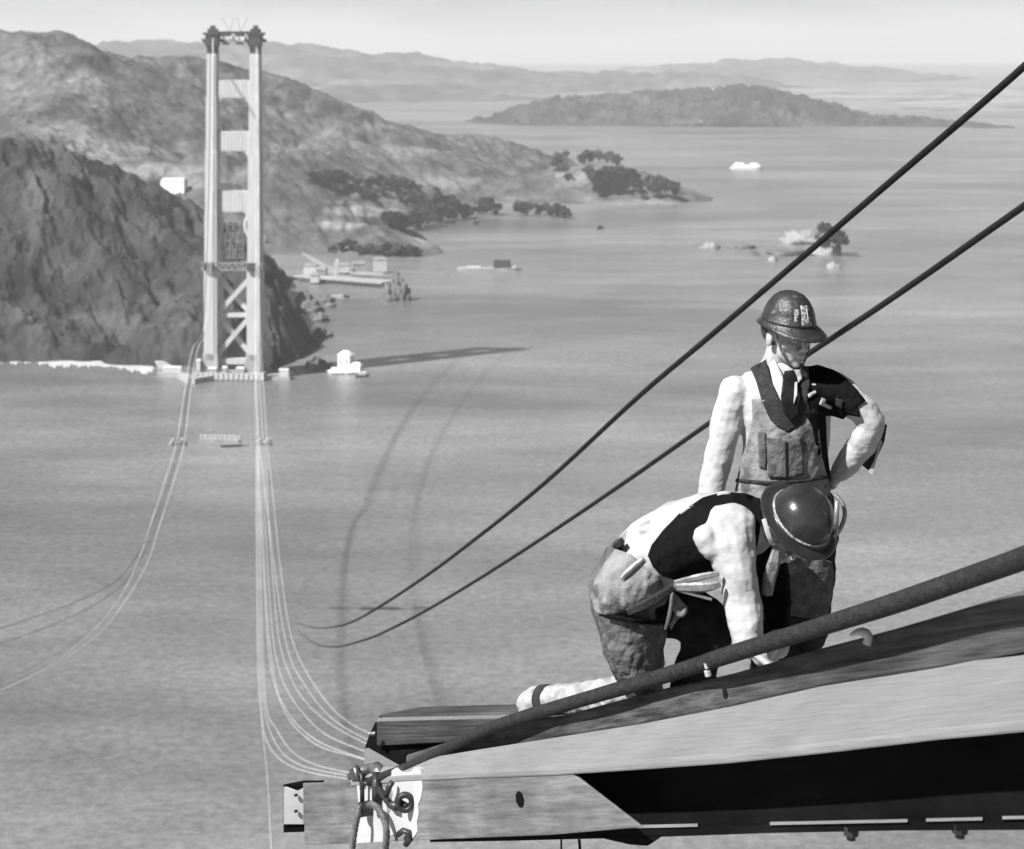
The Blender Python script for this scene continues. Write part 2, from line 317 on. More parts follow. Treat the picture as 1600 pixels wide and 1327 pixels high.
for s in (-1, 1):
    bm = NB()
    for k, (ya, yb, wd, dp) in enumerate(levels):
        z0, z1 = tz(ya), tz(yb); 
        if k == 0: z0 = 8
        tbox(bm, s*HL-wd/2, s*HL+wd/2, -dp/2, dp/2, z0, z1-.02)
        tbox(bm, s*HL-wd*.3, s*HL+wd*.3, -dp/2-.5, dp/2+.5, z0, z1-.8)
        tbox(bm, s*HL-wd/2-.25, s*HL+wd/2+.25, -dp*.28, dp*.28, z0, z1-.6)
    obj('leg', bm, M['steel'], tower)
    bm = NB(); tbox(bm, s*HL-5.2, s*HL+5.2, -8.6, 8.6, 5, 12); tbox(bm, s*HL-4.8, s*HL+4.8, -8, 8, 12, 16)
    obj('leg_foot', bm, M['concrete'], tower)
for i, (ya, yb) in enumerate(((125, 153), (205, 236), (298, 331))):
    bm = NB(); za, zb = tz(ya), tz(yb); tbox(bm, -HL+3, HL-3, -3.2, 3.2, zb, za)
    for k in range(9): x = -9.5+k*2.35; tbox(bm, x, x+1.5, -3.4, 3.4, zb+.6, za-.6)
    for s in (-1, 1):
        for k in range(4):
            tbox(bm, s*(HL-3.2)-(.9*(4-k) if s > 0 else 0), s*(HL-3.2)+(.9*(4-k) if s < 0 else 0), -3+.01*k, 3-.01*k, zb-1.1*(k+1), zb-1.1*k-.01)
    obj('portal_strut', bm, M['steel'], tower)
# curved knee brackets, scaffold nets
for s in (-1, 1):
    bm = NB(); pts = [T(s*(10.6-3.2*math.sin(u*math.pi)), -1.5, tz(333)+(tz(372)-tz(333))*u) for u in [k/10 for k in range(11)]]
    tube(bm, pts, 1.1, 8); obj('knee_bracket', bm, M['steel'], tower)
bm = NB()
for k in range(7):
    x = -7+k*2.2; bar(bm, T(x, -2, tz(402)), T(x, -2, tz(338)), .35)
for k in range(6):
    z = tz(402)+(tz(338)-tz(402))*k/5; bar(bm, T(-7, -2.4, z), T(6.2, -2.4, z), .35)
for k in range(3): bar(bm, T(-7+k*4, -2.8, tz(400)), T(-3+k*4, -2.8, tz(345)), .3)
obj('scaffold', bm, M['grey'], tower)
bm = NB(); zd = tz(415)
for dz in (-2.2, 2.2): bar(bm, T(-HL-6, -6, zd+dz), T(HL+6, -6, zd+dz), .9); bar(bm, T(-HL-6, 5, zd+dz), T(HL+6, 5, zd+dz), .9)
for k in range(10):
    x = -HL-6+k*4; bar(bm, T(x, -6, zd-2.2), T(x+2, -6, zd+2.2), .6); bar(bm, T(x+2, -6, zd+2.2), T(x+4, -6, zd-2.2), .6)
obj('deck_truss', bm, M['grey'], tower)
for s in (-1, 1):
    bm = NB(); tbox(bm, s*HL-3.4, s*HL+2.6, -10.5, -8.2, zd-2.6, zd+2.6); obj('deck_bearing', bm, M['dark'], tower)
zc = [tz(432), tz(492), tz(556)]
for a, b in ((0, 1), (1, 2)):
    for s in (-1, 1):
        bm = NB(); bar(bm, T(-s*(HL-3.5), -1.6*s, zc[b]+1), T(s*(HL-3.5), -1.6*s, zc[a]-1), 3.0, 3.4, Vector((0, 1, 0))); obj('cross_brace', bm, M['steel'], tower)
bm = NB(); tbox(bm, -HL+4, HL-4, -2.4, 2.4, zc[1]-1.3, zc[1]+1.3); obj('middle_strut', bm, M['steel'], tower)
bm = NB(); tbox(bm, -HL+5, HL-5, -3, 3, 9, 12.5); obj('bottom_strut', bm, M['steel'], tower)
# tops: dark saddle housings and derricks
for s in (-1, 1):
    bm = NB(); zt = tz(84); zq = tz(47)
    tbox(bm, s*HL-2.9, s*HL+2.9, -4.5, 4.5, zt, tz(72)); tbox(bm, s*HL-3.4, s*HL+3.4, -5, 5, tz(72), tz(66)); tbox(bm, s*HL-3.9, s*HL+3.9, -5, 5, tz(66), tz(55))
    tbox(bm, s*HL-5.2, s*HL+5.2, -5.5, 5.5, tz(55), tz(51)); tbox(bm, s*HL-2.8, s*HL+2.8, -3, 3, tz(51), tz(45)); tbox(bm, s*HL-1.4, s*HL+1.4, -1.4, 1.4, tz(45), tz(40))
    for q in (-1, 1): bar(bm, T(s*HL+q*2, -5, tz(76)), T(s*HL+q*6, -5, tz(60)), .8); tbox(bm, s*HL+q*5.6-1, s*HL+q*5.6+1, -2, 2, tz(66), tz(61))
    obj('saddle_housing', bm, M['dark'], tower)
bm = NB()
bar(bm, T(-HL, -3, tz(51)), T(HL, -3, tz(51)), 1.3, 1.6); bar(bm, T(-HL, 3, tz(51)), T(HL, 3, tz(51)), 1.3, 1.6)
for x in (-5.5, 3.5): tbox(bm, x-2.4, x+2.4, -3.6, 3.6, tz(57), tz(50)); bar(bm, T(x, -3, tz(56)), T(x+1, -3, tz(68)), .5); tbox(bm, x-1.8, x+1.8, -2, 2, tz(70), tz(66))
for x in (-9, -2, 6): bar(bm, T(x, 0, tz(52)), T(x+3.5, 0, tz(68)), .5); bar(bm, T(x+3.5, 0, tz(52)), T(x, 0, tz(66)), .4)
obj('top_gantry', bm, M['dark'], tower)
bm = NB()
for x, dx in ((-3, -5), (-3, 3), (4, 5), (4, -2)): bar(bm, T(x, 0, tz(50)), T(x+dx, 0, tz(28)), .28)
obj('derrick_boom', bm, M['grey'], tower)
# pier
pier = empty('bridge_pier', TB, 'broad pale concrete pier and fender under the bridge tower', 'pier')
bm = NB(); tbox(bm, -24, 22, -13, 12, -3, 5); obj('pier_block', bm, M['concrete'], pier)
bm = NB()
for k in range(14): x = -23+k*3.3; tbox(bm, x, x+2.2, -13.6, -13.02, .8, 4.6)
obj('pier_facing', bm, M['white'], pier)
for b in ((22.01, 38, -8, -5, -2, 2.2), (-34, -24.01, -9, -6, -2, 3.4), (-50, -34.01, -3, 0, -2, 3.0)):
    bm = NB(); tbox(bm, *b); obj('fender_wall', bm, M['concrete'], pier)
for pa, pb in (((243, 566), (300, 597)), ((300, 597), (340, 590)), ((410, 592), (452, 588))):
    bm = NB(); bar(bm, SEA(*pa, 1), SEA(*pb, 1), 5, 4.5); obj('fender_wall', bm, M['concrete'], pier)
for x0, x1, y0, y1, z0, z1 in ((-22, -19.5, -12, -7, 5, 12), (-5, -2, -12.5, -9, 5, 8), (4, 9, -12, -8, 5, 7.5), (-14, -9, -12.4, -9, 5, 7.2), (-46, -34.2, -2.8, -.4, 3.0, 6.0), (31, 37, -7.8, -5.2, 2.2, 6.2)):
    bm = NB(); tbox(bm, x0, x1, y0, y1, z0, z1)
    hexa(bm, [T(x, y, z1+.01) for x, y in ((x0-.3, y0-.3), (x1+.3, y0-.3), (x1+.3, y1+.3), (x0-.3, y1+.3))]+[T(x, (y0+y1)/2+q, z1+1.2) for x, q in ((x0, -.1), (x1, -.1), (x1, .1), (x0, .1))])
    obj('pier_shed', bm, M['white'], pier)
bm = NB()
for k in range(16): x = -22+k*2.8; bar(bm, T(x, -12.8, 5), T(x, -12.8, 7.2), .22)
bar(bm, T(-22, -12.8, 7), T(20, -12.8, 7), .22); obj('railing', bm, M['grey'], pier)

# ------------------------------------------------------------------ suspended ropes
def sy(y):      # distance along the sagging span for a pixel row
    t = (y-HY)/FPX; return max(60, min(1276, (.447-t)/.000349))
def rope(name, pts, r0, r1, m, label, group=None, zf=None, n=6, cat='cable', step=10):
    sp = spline(pts, step); bm = NB(); co = []; rs = []
    for q in sp:
        s = sy(q[1]) if len(q) < 3 else q[2]
        p = PD(q[0], q[1], s) if len(q) < 3 else P(q[0], q[1], s)
        co.append(p); rs.append((r0+r1*s))
    tube(bm, co, rs, n); o = obj(name, bm, m, None, True); tag(o, label, cat, group); return o
GRP = 'pale catwalk ropes sagging from the far tower'
top_r = [(402, 62), (403, 200), (403, 400), (404, 520)]
rp = [
 ([(403,60), (404,300), (406,500), (411,590), (417,690), (424,751), (430,811), (438,886), (450,972), (462,1015), (477,1047), (502,1086), (533,1120), (576,1145), (660,1175), (760,1200)], 'outermost right pale catwalk rope, arching over the fan at the plank stack'),
 ([(402,60), (403,300), (404,500), (407,590), (415,690), (419,800), (426,900), (436,1000), (454,1058), (474,1092), (505,1123), (548,1150), (600,1172), (700,1205)], 'second rope of the pale fan, just inside its outer edge'),
 ([(402,60), (403,300), (403,500), (405,590), (411,690), (414,800), (419,900), (427,1000), (437,1050), (451,1083), (474,1115), (508,1147), (565,1172), (660,1204)], 'middle rope of the pale fan, brightest where it bends'),
 ([(401,60), (402,300), (402,500), (403,590), (407,690), (410,800), (414,900), (421,1000), (433,1078), (448,1118), (474,1149), (508,1170), (560,1184), (650,1212)], 'pale fan rope just below its brightest bend'),
 ([(401,60), (402,300), (402,500), (401,590), (404,690), (406,800), (408,900), (411,1020), (417,1109), (431,1138), (454,1172), (485,1192), (533,1205), (620,1222)], 'next to lowest rope of the pale fan'),
 ([(400,60), (401,300), (400,500), (399,590), (401,690), (402,800), (403,900), (405,1030), (409,1106), (414,1149), (428,1177), (454,1197), (494,1209), (560,1219), (640,1226)], 'lowest curving rope of the pale fan, ending near the shackle'),
 ([(404,690), (412,750), (422,830), (433,920), (443,985), (456,1035), (476,1070), (503,1107), (540,1138), (600,1166), (700,1200)], 'faint rope between the outermost and second ropes of the pale fan'),
 ([(402,690), (407,800), (412,900), (418,1000), (427,1064), (442,1100), (466,1134), (500,1160), (545,1178), (630,1207)], 'faint rope between the middle rope and the one below it'),
 ([(400,300), (400,500), (399,590), (403,690), (404,800), (406,900), (408,1030), (413,1106), (422,1143), (440,1175), (468,1195), (510,1206), (600,1221)], 'faint rope just above the lowest curving rope of the fan'),
 ([(400,60), (400,300), (399,500), (398,590), (400,690), (400,800), (401,900), (403,1050), (408,1120), (414,1177), (419,1234), (424,1330), (428,1380)], 'thin pale rope dropping straight out of the bottom of the photo')]
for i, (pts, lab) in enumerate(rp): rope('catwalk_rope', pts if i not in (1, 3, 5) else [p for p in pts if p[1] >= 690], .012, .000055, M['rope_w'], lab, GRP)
lp = [
 ([(333,60), (330,300), (325,500), (309,545), (299,600), (288,690), (272,750), (252,812), (232,875), (205,925), (160,985), (100,1030), (30,1065), (-60,1100), (-200,1140)], 'M', 'left pair rope nearer the tower side, sweeping down to the left edge'),
 ([(332,60), (328,300), (320,500), (301,545), (290,600), (276,690), (258,750), (240,805), (220,865), (190,930), (140,990), (80,1038), (10,1075), (-80,1110), (-220,1150)], 'M', 'outer left pale rope, lowest of the sweep at the left edge'),
 ([(334,300), (327,500), (307,545), (298,600), (286,690), (269,750), (247,812), (228,865), (200,915), (155,970), (95,1018), (20,1056), (-60,1088), (-200,1128)], 'M', 'left sweeping rope in the middle of its bundle'),
 ([(333,300), (325,500), (303,545), (292,600), (279,690), (261,750), (242,805), (222,865), (194,925), (145,982), (88,1030), (15,1068), (-70,1102), (-210,1142)], 'M', 'left sweeping rope second from the bottom of its bundle'),
 ([(329,60), (326,300), (318,500), (304,545), (294,600), (281,690), (264,750), (244,808), (222,855), (185,905), (120,940), (60,962), (0,982), (-120,1015)], 'T', 'thin upper rope branching off to the left edge'),
 ([(330,60), (327,300), (319,500), (306,545), (296,600), (284,690), (267,750), (248,812), (226,862), (190,915), (130,955), (60,985), (0,1005), (-120,1040)], 'T', 'thin rope just below the uppermost branch at the left edge')]
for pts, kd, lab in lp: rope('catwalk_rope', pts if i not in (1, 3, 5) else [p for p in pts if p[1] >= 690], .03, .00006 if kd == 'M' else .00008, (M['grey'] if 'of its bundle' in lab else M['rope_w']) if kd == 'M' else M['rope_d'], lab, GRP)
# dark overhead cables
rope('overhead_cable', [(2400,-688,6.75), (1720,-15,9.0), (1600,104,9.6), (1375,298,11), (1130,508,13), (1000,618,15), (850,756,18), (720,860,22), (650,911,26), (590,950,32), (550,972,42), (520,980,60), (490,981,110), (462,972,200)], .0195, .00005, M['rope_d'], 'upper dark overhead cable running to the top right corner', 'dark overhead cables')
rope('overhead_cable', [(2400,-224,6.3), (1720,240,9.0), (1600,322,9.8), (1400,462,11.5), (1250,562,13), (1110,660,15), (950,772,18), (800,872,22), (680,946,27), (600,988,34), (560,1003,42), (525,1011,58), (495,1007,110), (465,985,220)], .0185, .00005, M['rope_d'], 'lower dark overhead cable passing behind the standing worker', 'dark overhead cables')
# saddle platforms part way down
for x, lab in ((271, 'pale rope clamp on the left ropes, left of its pair'), (286, 'pale rope clamp on the left ropes, right of its pair'), (405, 'pale rope clamp on the right ropes, left of its pair'), (419, 'pale rope clamp on the right ropes, right of its pair')):
    s = sy(688); c = PD(x, 688, s); bm = NB(); k = 1 if x in (271, 405) else -1
    for j in range(4): ball(bm, c+Vector((k*(j-1.5)*-.5, 0, -1.0+(1.5-abs(j-1.2))*.9)), (.9, 1.1, .8), 1, None, .08)
    bar(bm, c+Vector((-k*1.2, 0, 1.4)), c+Vector((k*1.2, 0, -1.6)), .9, .8); bar(bm, c+Vector((-1.6, 0, -1.7)), c+Vector((1.6, 0, -1.7)), .5)
    tag(obj('rope_clamp', bm, M['concrete']), lab, 'clamp', 'rope clamps on the catwalk ropes')
gw = empty('hanging_walkway', PD(345, 690, sy(690)), 'short pale walkway hanging between the two rope groups', 'walkway')
bm = NB(); s = sy(689); a = PD(313, 688, s); b = PD(374, 689, s); bar(bm, a, b, 3, 1.5); obj('walkway_deck', bm, M['concrete'], gw)
bm = NB(); bar(bm, PD(288, 690, s), PD(402, 691, s), .5, .35); bar(bm, PD(345, 698, s), PD(390, 696, s), 1.2, .7); obj('walkway_beam', bm, M['grey'], gw)
bm = NB()
for k in range(9):
    p = a+(b-a)*k/8; bar(bm, p, p+Vector((0, 0, 1.8)), .14)
bar(bm, a+Vector((0, 0, 1.8)), b+Vector((0, 0, 1.8)), .14); obj('handrail', bm, M['rope_w'], gw)

# ------------------------------------------------------------------ shore: surf, rocks, wharf, buildings, boats
def polyflat(pts3, bm):
    vs = [bm.verts.new(p) for p in pts3]; f = bm.faces.new(vs); bmesh.ops.triangulate(bm, faces=[f])
foam = mat('foam', .42, .25, .15, .8, spots=(.25, .6, .3))
bm = NB(); up_ = []; dn = []
for k in range(241):
    x = -60+k*1.25; y = 556+max(0, (x-10))*.075; hh = (6+2*math.sin(x*.09)+2*math.sin(x*.31+1)+1.2*math.sin(x*.83)) * (1 if x < 140 or x > 185 else .35)
    if x > 238: hh = 1.5
    up_.append(SEA(x, y-3, .12)); dn.append(SEA(x, y+max(hh, 1)+3, .12))
v1 = [bm.verts.new(p) for p in up_]; v2 = [bm.verts.new(p) for p in dn]
for k in range(240): bm.faces.new((v1[k], v2[k], v2[k+1], v1[k+1]))
tag(obj('surf', bm, foam), 'white surf breaking along the headland foot', None, None, 'stuff')
def rockmesh(bm, c, rx, ry, h, seed=0, sub=3):
    t = bmesh.ops.create_icosphere(bm, subdivisions=sub, radius=1)
    for v in t['verts']:
        n = float(fbm(np.array([v.co.x*2.3+seed*3.3+v.co.z]), np.array([v.co.y*2.3+v.co.z*1.9+seed]), 5, .65)[0])
        q = v.co*(1+.6*n); v.co = Vector((c[0]+q.x*rx, c[1]+q.y*ry, c[2]+max(q.z, -.3)*h))
def rock(x, y, wpx, hpx, m, label, seed, group=None, peaks=None):
    b = SEA(x, y); mpp = b.y/FPX; bm = NB()
    if peaks:
        for dx, ww, hh in peaks: rockmesh(bm, (b.x+dx*mpp, b.y+ww*mpp*.4, 0), ww*mpp, ww*mpp, hh*mpp, seed+dx)
    else: rockmesh(bm, (b.x, b.y+wpx*mpp*.4, 0), wpx/2*mpp, wpx*.45*mpp, hpx*mpp, seed)
    return tag(obj('rock', bm, m, None, True), label, 'rock', group)
rock(617, 470, 0, 0, M['rock'], 'dark jagged twin-peaked rock standing alone in the water off the wharf', 3, None, [(-12, 9, 22), (2, 8, 40), (10, 11, 30), (17, 7, 16), (-3, 14, 12)])
rock(1112, 389, 28, 8, M['palerock'], 'small pale flat rock furthest left in the offshore rocks', 5, 'offshore rocks')
rock(1208, 408, 14, 6, M['palerock'], 'tiny pale rock in the middle of the offshore rocks', 6, 'offshore rocks')
rock(1258, 382, 64, 18, M['palerock'], 'large pale humped rock crossed by the overhead cable', 7, 'offshore rocks')
rock(1294, 398, 46, 14, M['palerock'], 'pale rock in front of the dark tree right of the cable', 8, 'offshore rocks')
rock(1303, 420, 20, 8, M['palerock'], 'small pale rock nearest the camera below the dark tree', 9, 'offshore rocks')
rock(1166, 389, 34, 6, M['rock'], 'low dark rock between the pale offshore rocks', 10, 'offshore rocks')
rock(1225, 400, 90, 5, M['rock'], 'long low dark reef among the pale offshore rocks', 11, 'offshore rocks')
for i, (x, y, a, h) in enumerate(((484, 488, 34, 16), (508, 473, 22, 9), (500, 503, 26, 11), (528, 466, 28, 4), (516, 480, 16, 5), (502, 528, 30, 12), (476, 472, 24, 16))):
    rock(x, y, a, h, M['rock'] if i not in (3,) else M['palerock'], ['dark shore rock left of the point rocks', 'dark rock in the upper row of point rocks', 'mid grey rock at the middle of the headland point', 'pale flat rock farthest out from the headland point', 'small dark rock between the point rocks', 'lowest dark rock of the point above the lighthouse', 'tall dark rock highest on the point slope'][i], 20+i, 'rocks off the headland point')
rock(436, 590, 40, 8, M['concrete'], 'pale rubble right of the bridge pier', 31, 'rocks off the headland point')
rock(495, 577, 36, 14, M['rock'], 'dark rock between the rubble and the lighthouse', 32, 'rocks off the headland point')
# white slide scar plank and lighthouse station on the point
def houseat(name, x, y, wm, dm, hm, rot, m, roofm, label, cat, roof=.35, p=None, win=True, group=None):
    b = p or cast(x, y); t_ = empty(name, b, label, cat, group); Mr = Matrix.Rotation(rot, 3, 'Z')
    q = lambda X, Y, Z: b+Mr@Vector((X, Y, Z))
    bm = NB(); hexa(bm, [q(X, Y, Z) for Z in (-3, hm) for X, Y in ((-wm/2, -dm/2), (wm/2, -dm/2), (wm/2, dm/2), (-wm/2, dm/2))]); obj('wall', bm, m, t_)
    if roof:
        bm = NB(); e = .5; rz = hm+.01; o2 = wm*roof
        hexa(bm, [q(-wm/2-e, -dm/2-e, rz), q(wm/2+e, -dm/2-e, rz), q(wm/2+e, dm/2+e, rz), q(-wm/2-e, dm/2+e, rz), q(-wm/2+o2*.3, -.1, rz+dm*.38), q(wm/2-o2*.3, -.1, rz+dm*.38), q(wm/2-o2*.3, .1, rz+dm*.38), q(-wm/2+o2*.3, .1, rz+dm*.38)]); obj('roof', bm, roofm, t_)
    if win:
        n = max(2, int(wm/5))
        for k in range(n):
            X = -wm/2+wm*(k+.5)/n; bm = NB(); hexa(bm, [q(a, c, d) for d in (hm*.4, hm*.75) for a, c in ((X-.7, -dm/2-.06), (X+.7, -dm/2-.06), (X+.7, -dm/2+.2), (X-.7, -dm/2+.2))]); obj('window', bm, M['grey'], t_)
    return t_
ls = SEA(541, 583); rk = NB(); rockmesh(rk, (ls.x, ls.y+3, 0), 12, 8, 3.2, 41); tag(obj('rock', rk, M['whitewash'], None, True), 'white-washed rock under the lighthouse building', 'rock', 'rocks off the headland point')
houseat('lighthouse_station', 0, 0, 8.5, 7, 9, -.4, M['whitewash'], M['whitewash'], 'tall white lighthouse building on the rock at the headland point', 'building', .9, ls+Vector((-.5, 4, 2.4)))
houseat('fog_signal_house', 0, 0, 8, 5, 3, -.3, M['whitewash'], M['whitewash'], 'low white house right of the lighthouse on its rock', 'building', .4, ls+Vector((6, 1, 2)), False)
houseat('shore_shed', 474, 478, 9, 5, 4, .9, M['white'], M['concrete'], 'small pale shed on the slope of the point', 'building', .4)
houseat('white_barn', 272, 299, 28, 10, 11, -.25, M['whitewash'], M['white'], 'white barn alone on the dark hill left of the tower', 'building', .2, None, False)
houseat('hut', 411, 379, 3.5, 3, 6, 0, M['white'], M['white'], 'tiny white hut on the slope just right of the tower', 'hut', .3, None, False)
# wharf
wb = SEA(560, 436); wharf = empty('wharf', wb, 'long pale timber wharf with sheds beyond the headland', 'wharf')
bm = NB(); a = SEA(470, 430, 4); b = SEA(607, 441, 4); bar(bm, a, b, 22, 1.2); bar(bm, SEA(475, 424, 4), SEA(600, 428, 4), 10, 1.0); obj('wharf_deck', bm, M['concrete'], wharf)
bm = NB()
for k in range(24):
    p = SEA(472+k*5.8, 431.5+k*.45, 4); bar(bm, p+Vector((0, -9, -6)), p+Vector((0, -9, -.7)), 1.2)
bar(bm, SEA(472, 431.5, 4)+Vector((0, -9, -1.4)), SEA(472+23*5.8, 431.5+23*.45, 4)+Vector((0, -9, -1.4)), .6)
obj('pilings', bm, M['dark'], wharf)
for i, (x, y, w_, h_, mm, lab) in enumerate(((486, 424, 12, 5, 'white', 'small white shed at the left end of the wharf'), (503, 430, 9, 5, 'grey', 'small grey shed left of the derrick foot'), (538, 421, 10, 4, 'white', 'low pale shed right of the derrick'), (560, 419, 12, 4, 'concrete', 'long low shed in the middle of the wharf'), (594, 419, 12, 8, 'white', 'tall white shed at the right end of the wharf'), (492, 436, 8, 3, 'white', 'tiny white hut at the front left of the wharf'))):
    houseat('wharf_shed', x, y, w_, 7, h_, random.uniform(-.2, .2), M[mm], M['grey'], lab, 'shed', .3, SEA(x, y, 4.6), False, 'sheds on the wharf')
dk = empty('derrick_crane', SEA(527, 430, 4.6), 'white derrick crane with its boom raised to the left on the wharf', 'crane')
bm = NB(); f0 = SEA(524, 425, 6); D_ = f0.y
tip = P(472, 396, D_); 
for o_ in (-1.2, 1.2): bar(bm, f0+Vector((0, 0, o_)), tip+Vector((0, 0, o_*.5)), 1.5)
for k in range(9): p = f0+(tip-f0)*k/9; q = f0+(tip-f0)*(k+1)/9; bar(bm, p+Vector((0, 0, 1.2)), q-Vector((0, 0, 1.0)), .6)
obj('boom', bm, M['white'], dk)
bm = NB(); bar(bm, f0-Vector((0, 0, 4)), P(527, 405, D_), 3.0); bar(bm, P(527, 406, D_), P(513, 427, D_), .8); obj('mast', bm, M['white'], dk)
bm = NB(); bar(bm, tip, P(500, 428, D_), .35); bar(bm, P(527, 406, D_), tip, .35); obj('stay_cable', bm, M['grey'], dk)
# boats
def hullmesh(bm, c, L, B, Hh, rot, bow=.25):
    Mr = Matrix.Rotation(rot, 3, 'Z'); sec = []
    for t in [k/10 for k in range(11)]:
        wd = B/2*min(1, ((1-t)/bow)**.6 if t > 1-bow else 1)*(1 if t > .06 else .85); sh = Hh*(1+.25*max(0, t-.6)/.4)
        sec.append([bm.verts.new(c+Mr@Vector(((t-.5)*L, y, z))) for y, z in ((-wd, sh), (-wd*.9, -.8), (wd*.9, -.8), (wd, sh))])
    for p, q in zip(sec[:-1], sec[1:]):
        for k in range(3): bm.faces.new((p[k], p[k+1], q[k+1], q[k]))
        bm.faces.new((p[3], p[0], q[0], q[3]))
    bm.faces.new(sec[0][::-1]); bm.faces.new(sec[-1])
def boat(name, x, y, L, B, Hh, rot, hm, houses, label, cat, extra=None):
    b = SEA(x, y); t_ = empty(name, b, label, cat); bm = NB(); hullmesh(bm, b, L, B, Hh, rot); obj('hull', bm, hm, t_)
    Mr = Matrix.Rotation(rot, 3, 'Z')
    for k, (x0, x1, wd, z0, z1, mm, nm) in enumerate(houses):
        bm = NB(); hexa(bm, [b+Mr@Vector((X, Y, Z)) for Z in (z0, z1) for X, Y in ((x0, -wd/2), (x1, -wd/2), (x1, wd/2), (x0, wd/2))]); obj(nm, bm, mm, t_)
    return t_
boat('ferry', 1166, 264, 57, 13, 3, -.12, M['whitewash'], [(-24, 24, 11, 3.02, 7.5, M['whitewash'], 'lower_deck'), (-20, -4, 9, 7.52, 11, M['whitewash'], 'upper_deck'), (6, 20, 9, 7.52, 10.5, M['whitewash'], 'wheelhouse'), (-1, 1.5, 2, 7.52, 14, M['grey'], 'funnel')], 'white ferry crossing the bay in front of the wooded island', 'ferry')
boat('barge', 765, 423, 62, 13, 2.6, -.05, M['concrete'], [(-22, -8, 8, 2.62, 4, M['white'], 'cargo'), (4, 20, 9, 2.62, 10, M['dark'], 'deckhouse'), (20.1, 25, 7, 2.62, 5, M['white'], 'shed')], 'pale flat barge with a dark deckhouse moored off the wharf', 'barge')
boat('sailing_boat', 876, 189, 50, 12, 4, 0, M['white'], [(-20, 10, 9, 4.02, 9, M['white'], 'cabin')], 'tiny white vessel near the left end of the wooded island', 'boat')
boat('launch', 949, 211, 22, 7, 2, 0, M['grey'], [(-5, 5, 5, 2.02, 5, M['grey'], 'cabin')], 'tiny grey launch on the bay left of the ferry', 'boat')
boat('moored_launch', 566, 589, 9, 3, 1.2, .2, M['dark'], [(-2, 2, 2, 1.22, 2.6, M['white'], 'cabin')], 'small dark launch just right of the lighthouse rock', 'boat')

# ------------------------------------------------------------------ trees
def crown_mesh(name, h, wdt, n, seed, m):
    rnd = random.Random(seed); bm = NB()
    lobes = [(rnd.uniform(-.42, .42)*wdt, rnd.uniform(-.42, .42)*wdt, rnd.uniform(.25, .88)*h, rnd.uniform(.13, .34)*wdt) for _ in range(9)]
    for k in range(n):
        lx, ly, lz, lr = rnd.choice(lobes); v = Vector((rnd.gauss(0, 1), rnd.gauss(0, 1), rnd.gauss(0, 1))).normalized()*lr*rnd.uniform(.6, 1.1)
        c = Vector((lx+v.x, ly+v.y, max(.12*h, lz+v.z*.8))); s = wdt*rnd.uniform(.035, .08); A = Vector((rnd.gauss(0, 1), rnd.gauss(0, 1), rnd.gauss(0, 1))).normalized(); B = A.orthogonal().normalized()
        bm.faces.new([bm.verts.new(c+p) for p in (A*s, B*s, -A*s, -B*s)])
    me = bpy.data.meshes.new(name); bm.to_mesh(me); bm.free(); me.materials.append(m); return me
def trunk_mesh(name, h, m):
    bm = NB(); tube(bm, [(0, 0, -2), (0, 0, h*.2), (.1, 0, h*.5), (0, .1, h*.75)], [h*.03, h*.025, h*.018, h*.008], 6)
    for a in (0, 2.1, 4.2): tube(bm, [(0, 0, h*.35), (math.cos(a)*h*.14, math.sin(a)*h*.14, h*.55), (math.cos(a)*h*.22, math.sin(a)*h*.22, h*.72)], [h*.014, h*.01, h*.004], 5)
    me = bpy.data.meshes.new(name); bm.to_mesh(me); bm.free(); me.materials.append(m); return me
CR = [crown_mesh('crown', 1, 1.0, 800, 1, M['leaf']), crown_mesh('crown', 1, 1.15, 800, 2, M['leaf']), crown_mesh('crown', 1, .8, 600, 3, M['leaf']), crown_mesh('crown', 1, 1.3, 700, 4, M['leaf2'])]
TR = trunk_mesh('trunk', 1, M['bark'])
def tree(x, y, hpx, kind, label, group, p=None):
    b = p or cast(x, y); h = hpx*b.y/FPX; r = bpy.data.objects.new('tree', None); COL.objects.link(r); r.location = b; r.rotation_euler.z = random.uniform(0, 6.28); r.scale = (h*random.uniform(.8, 1.25), h*random.uniform(.8, 1.2), h*random.uniform(.8, 1.15))
    for nm, me in (('crown', CR[kind]), ('trunk', TR)):
        c = bpy.data.objects.new(nm, me); COL.objects.link(c); c.parent = r
    return tag(r, label, 'tree', group)
ORD = ['first', 'second', 'third', 'fourth', 'fifth', 'sixth', 'seventh', 'eighth', 'ninth', 'tenth', 'eleventh', 'twelfth', 'thirteenth', 'fourteenth', 'fifteenth', 'sixteenth', 'seventeenth', 'eighteenth', 'nineteenth', 'twentieth', 'twenty-first', 'twenty-second', 'twenty-third', 'twenty-fourth', 'twenty-fifth', 'twenty-sixth']
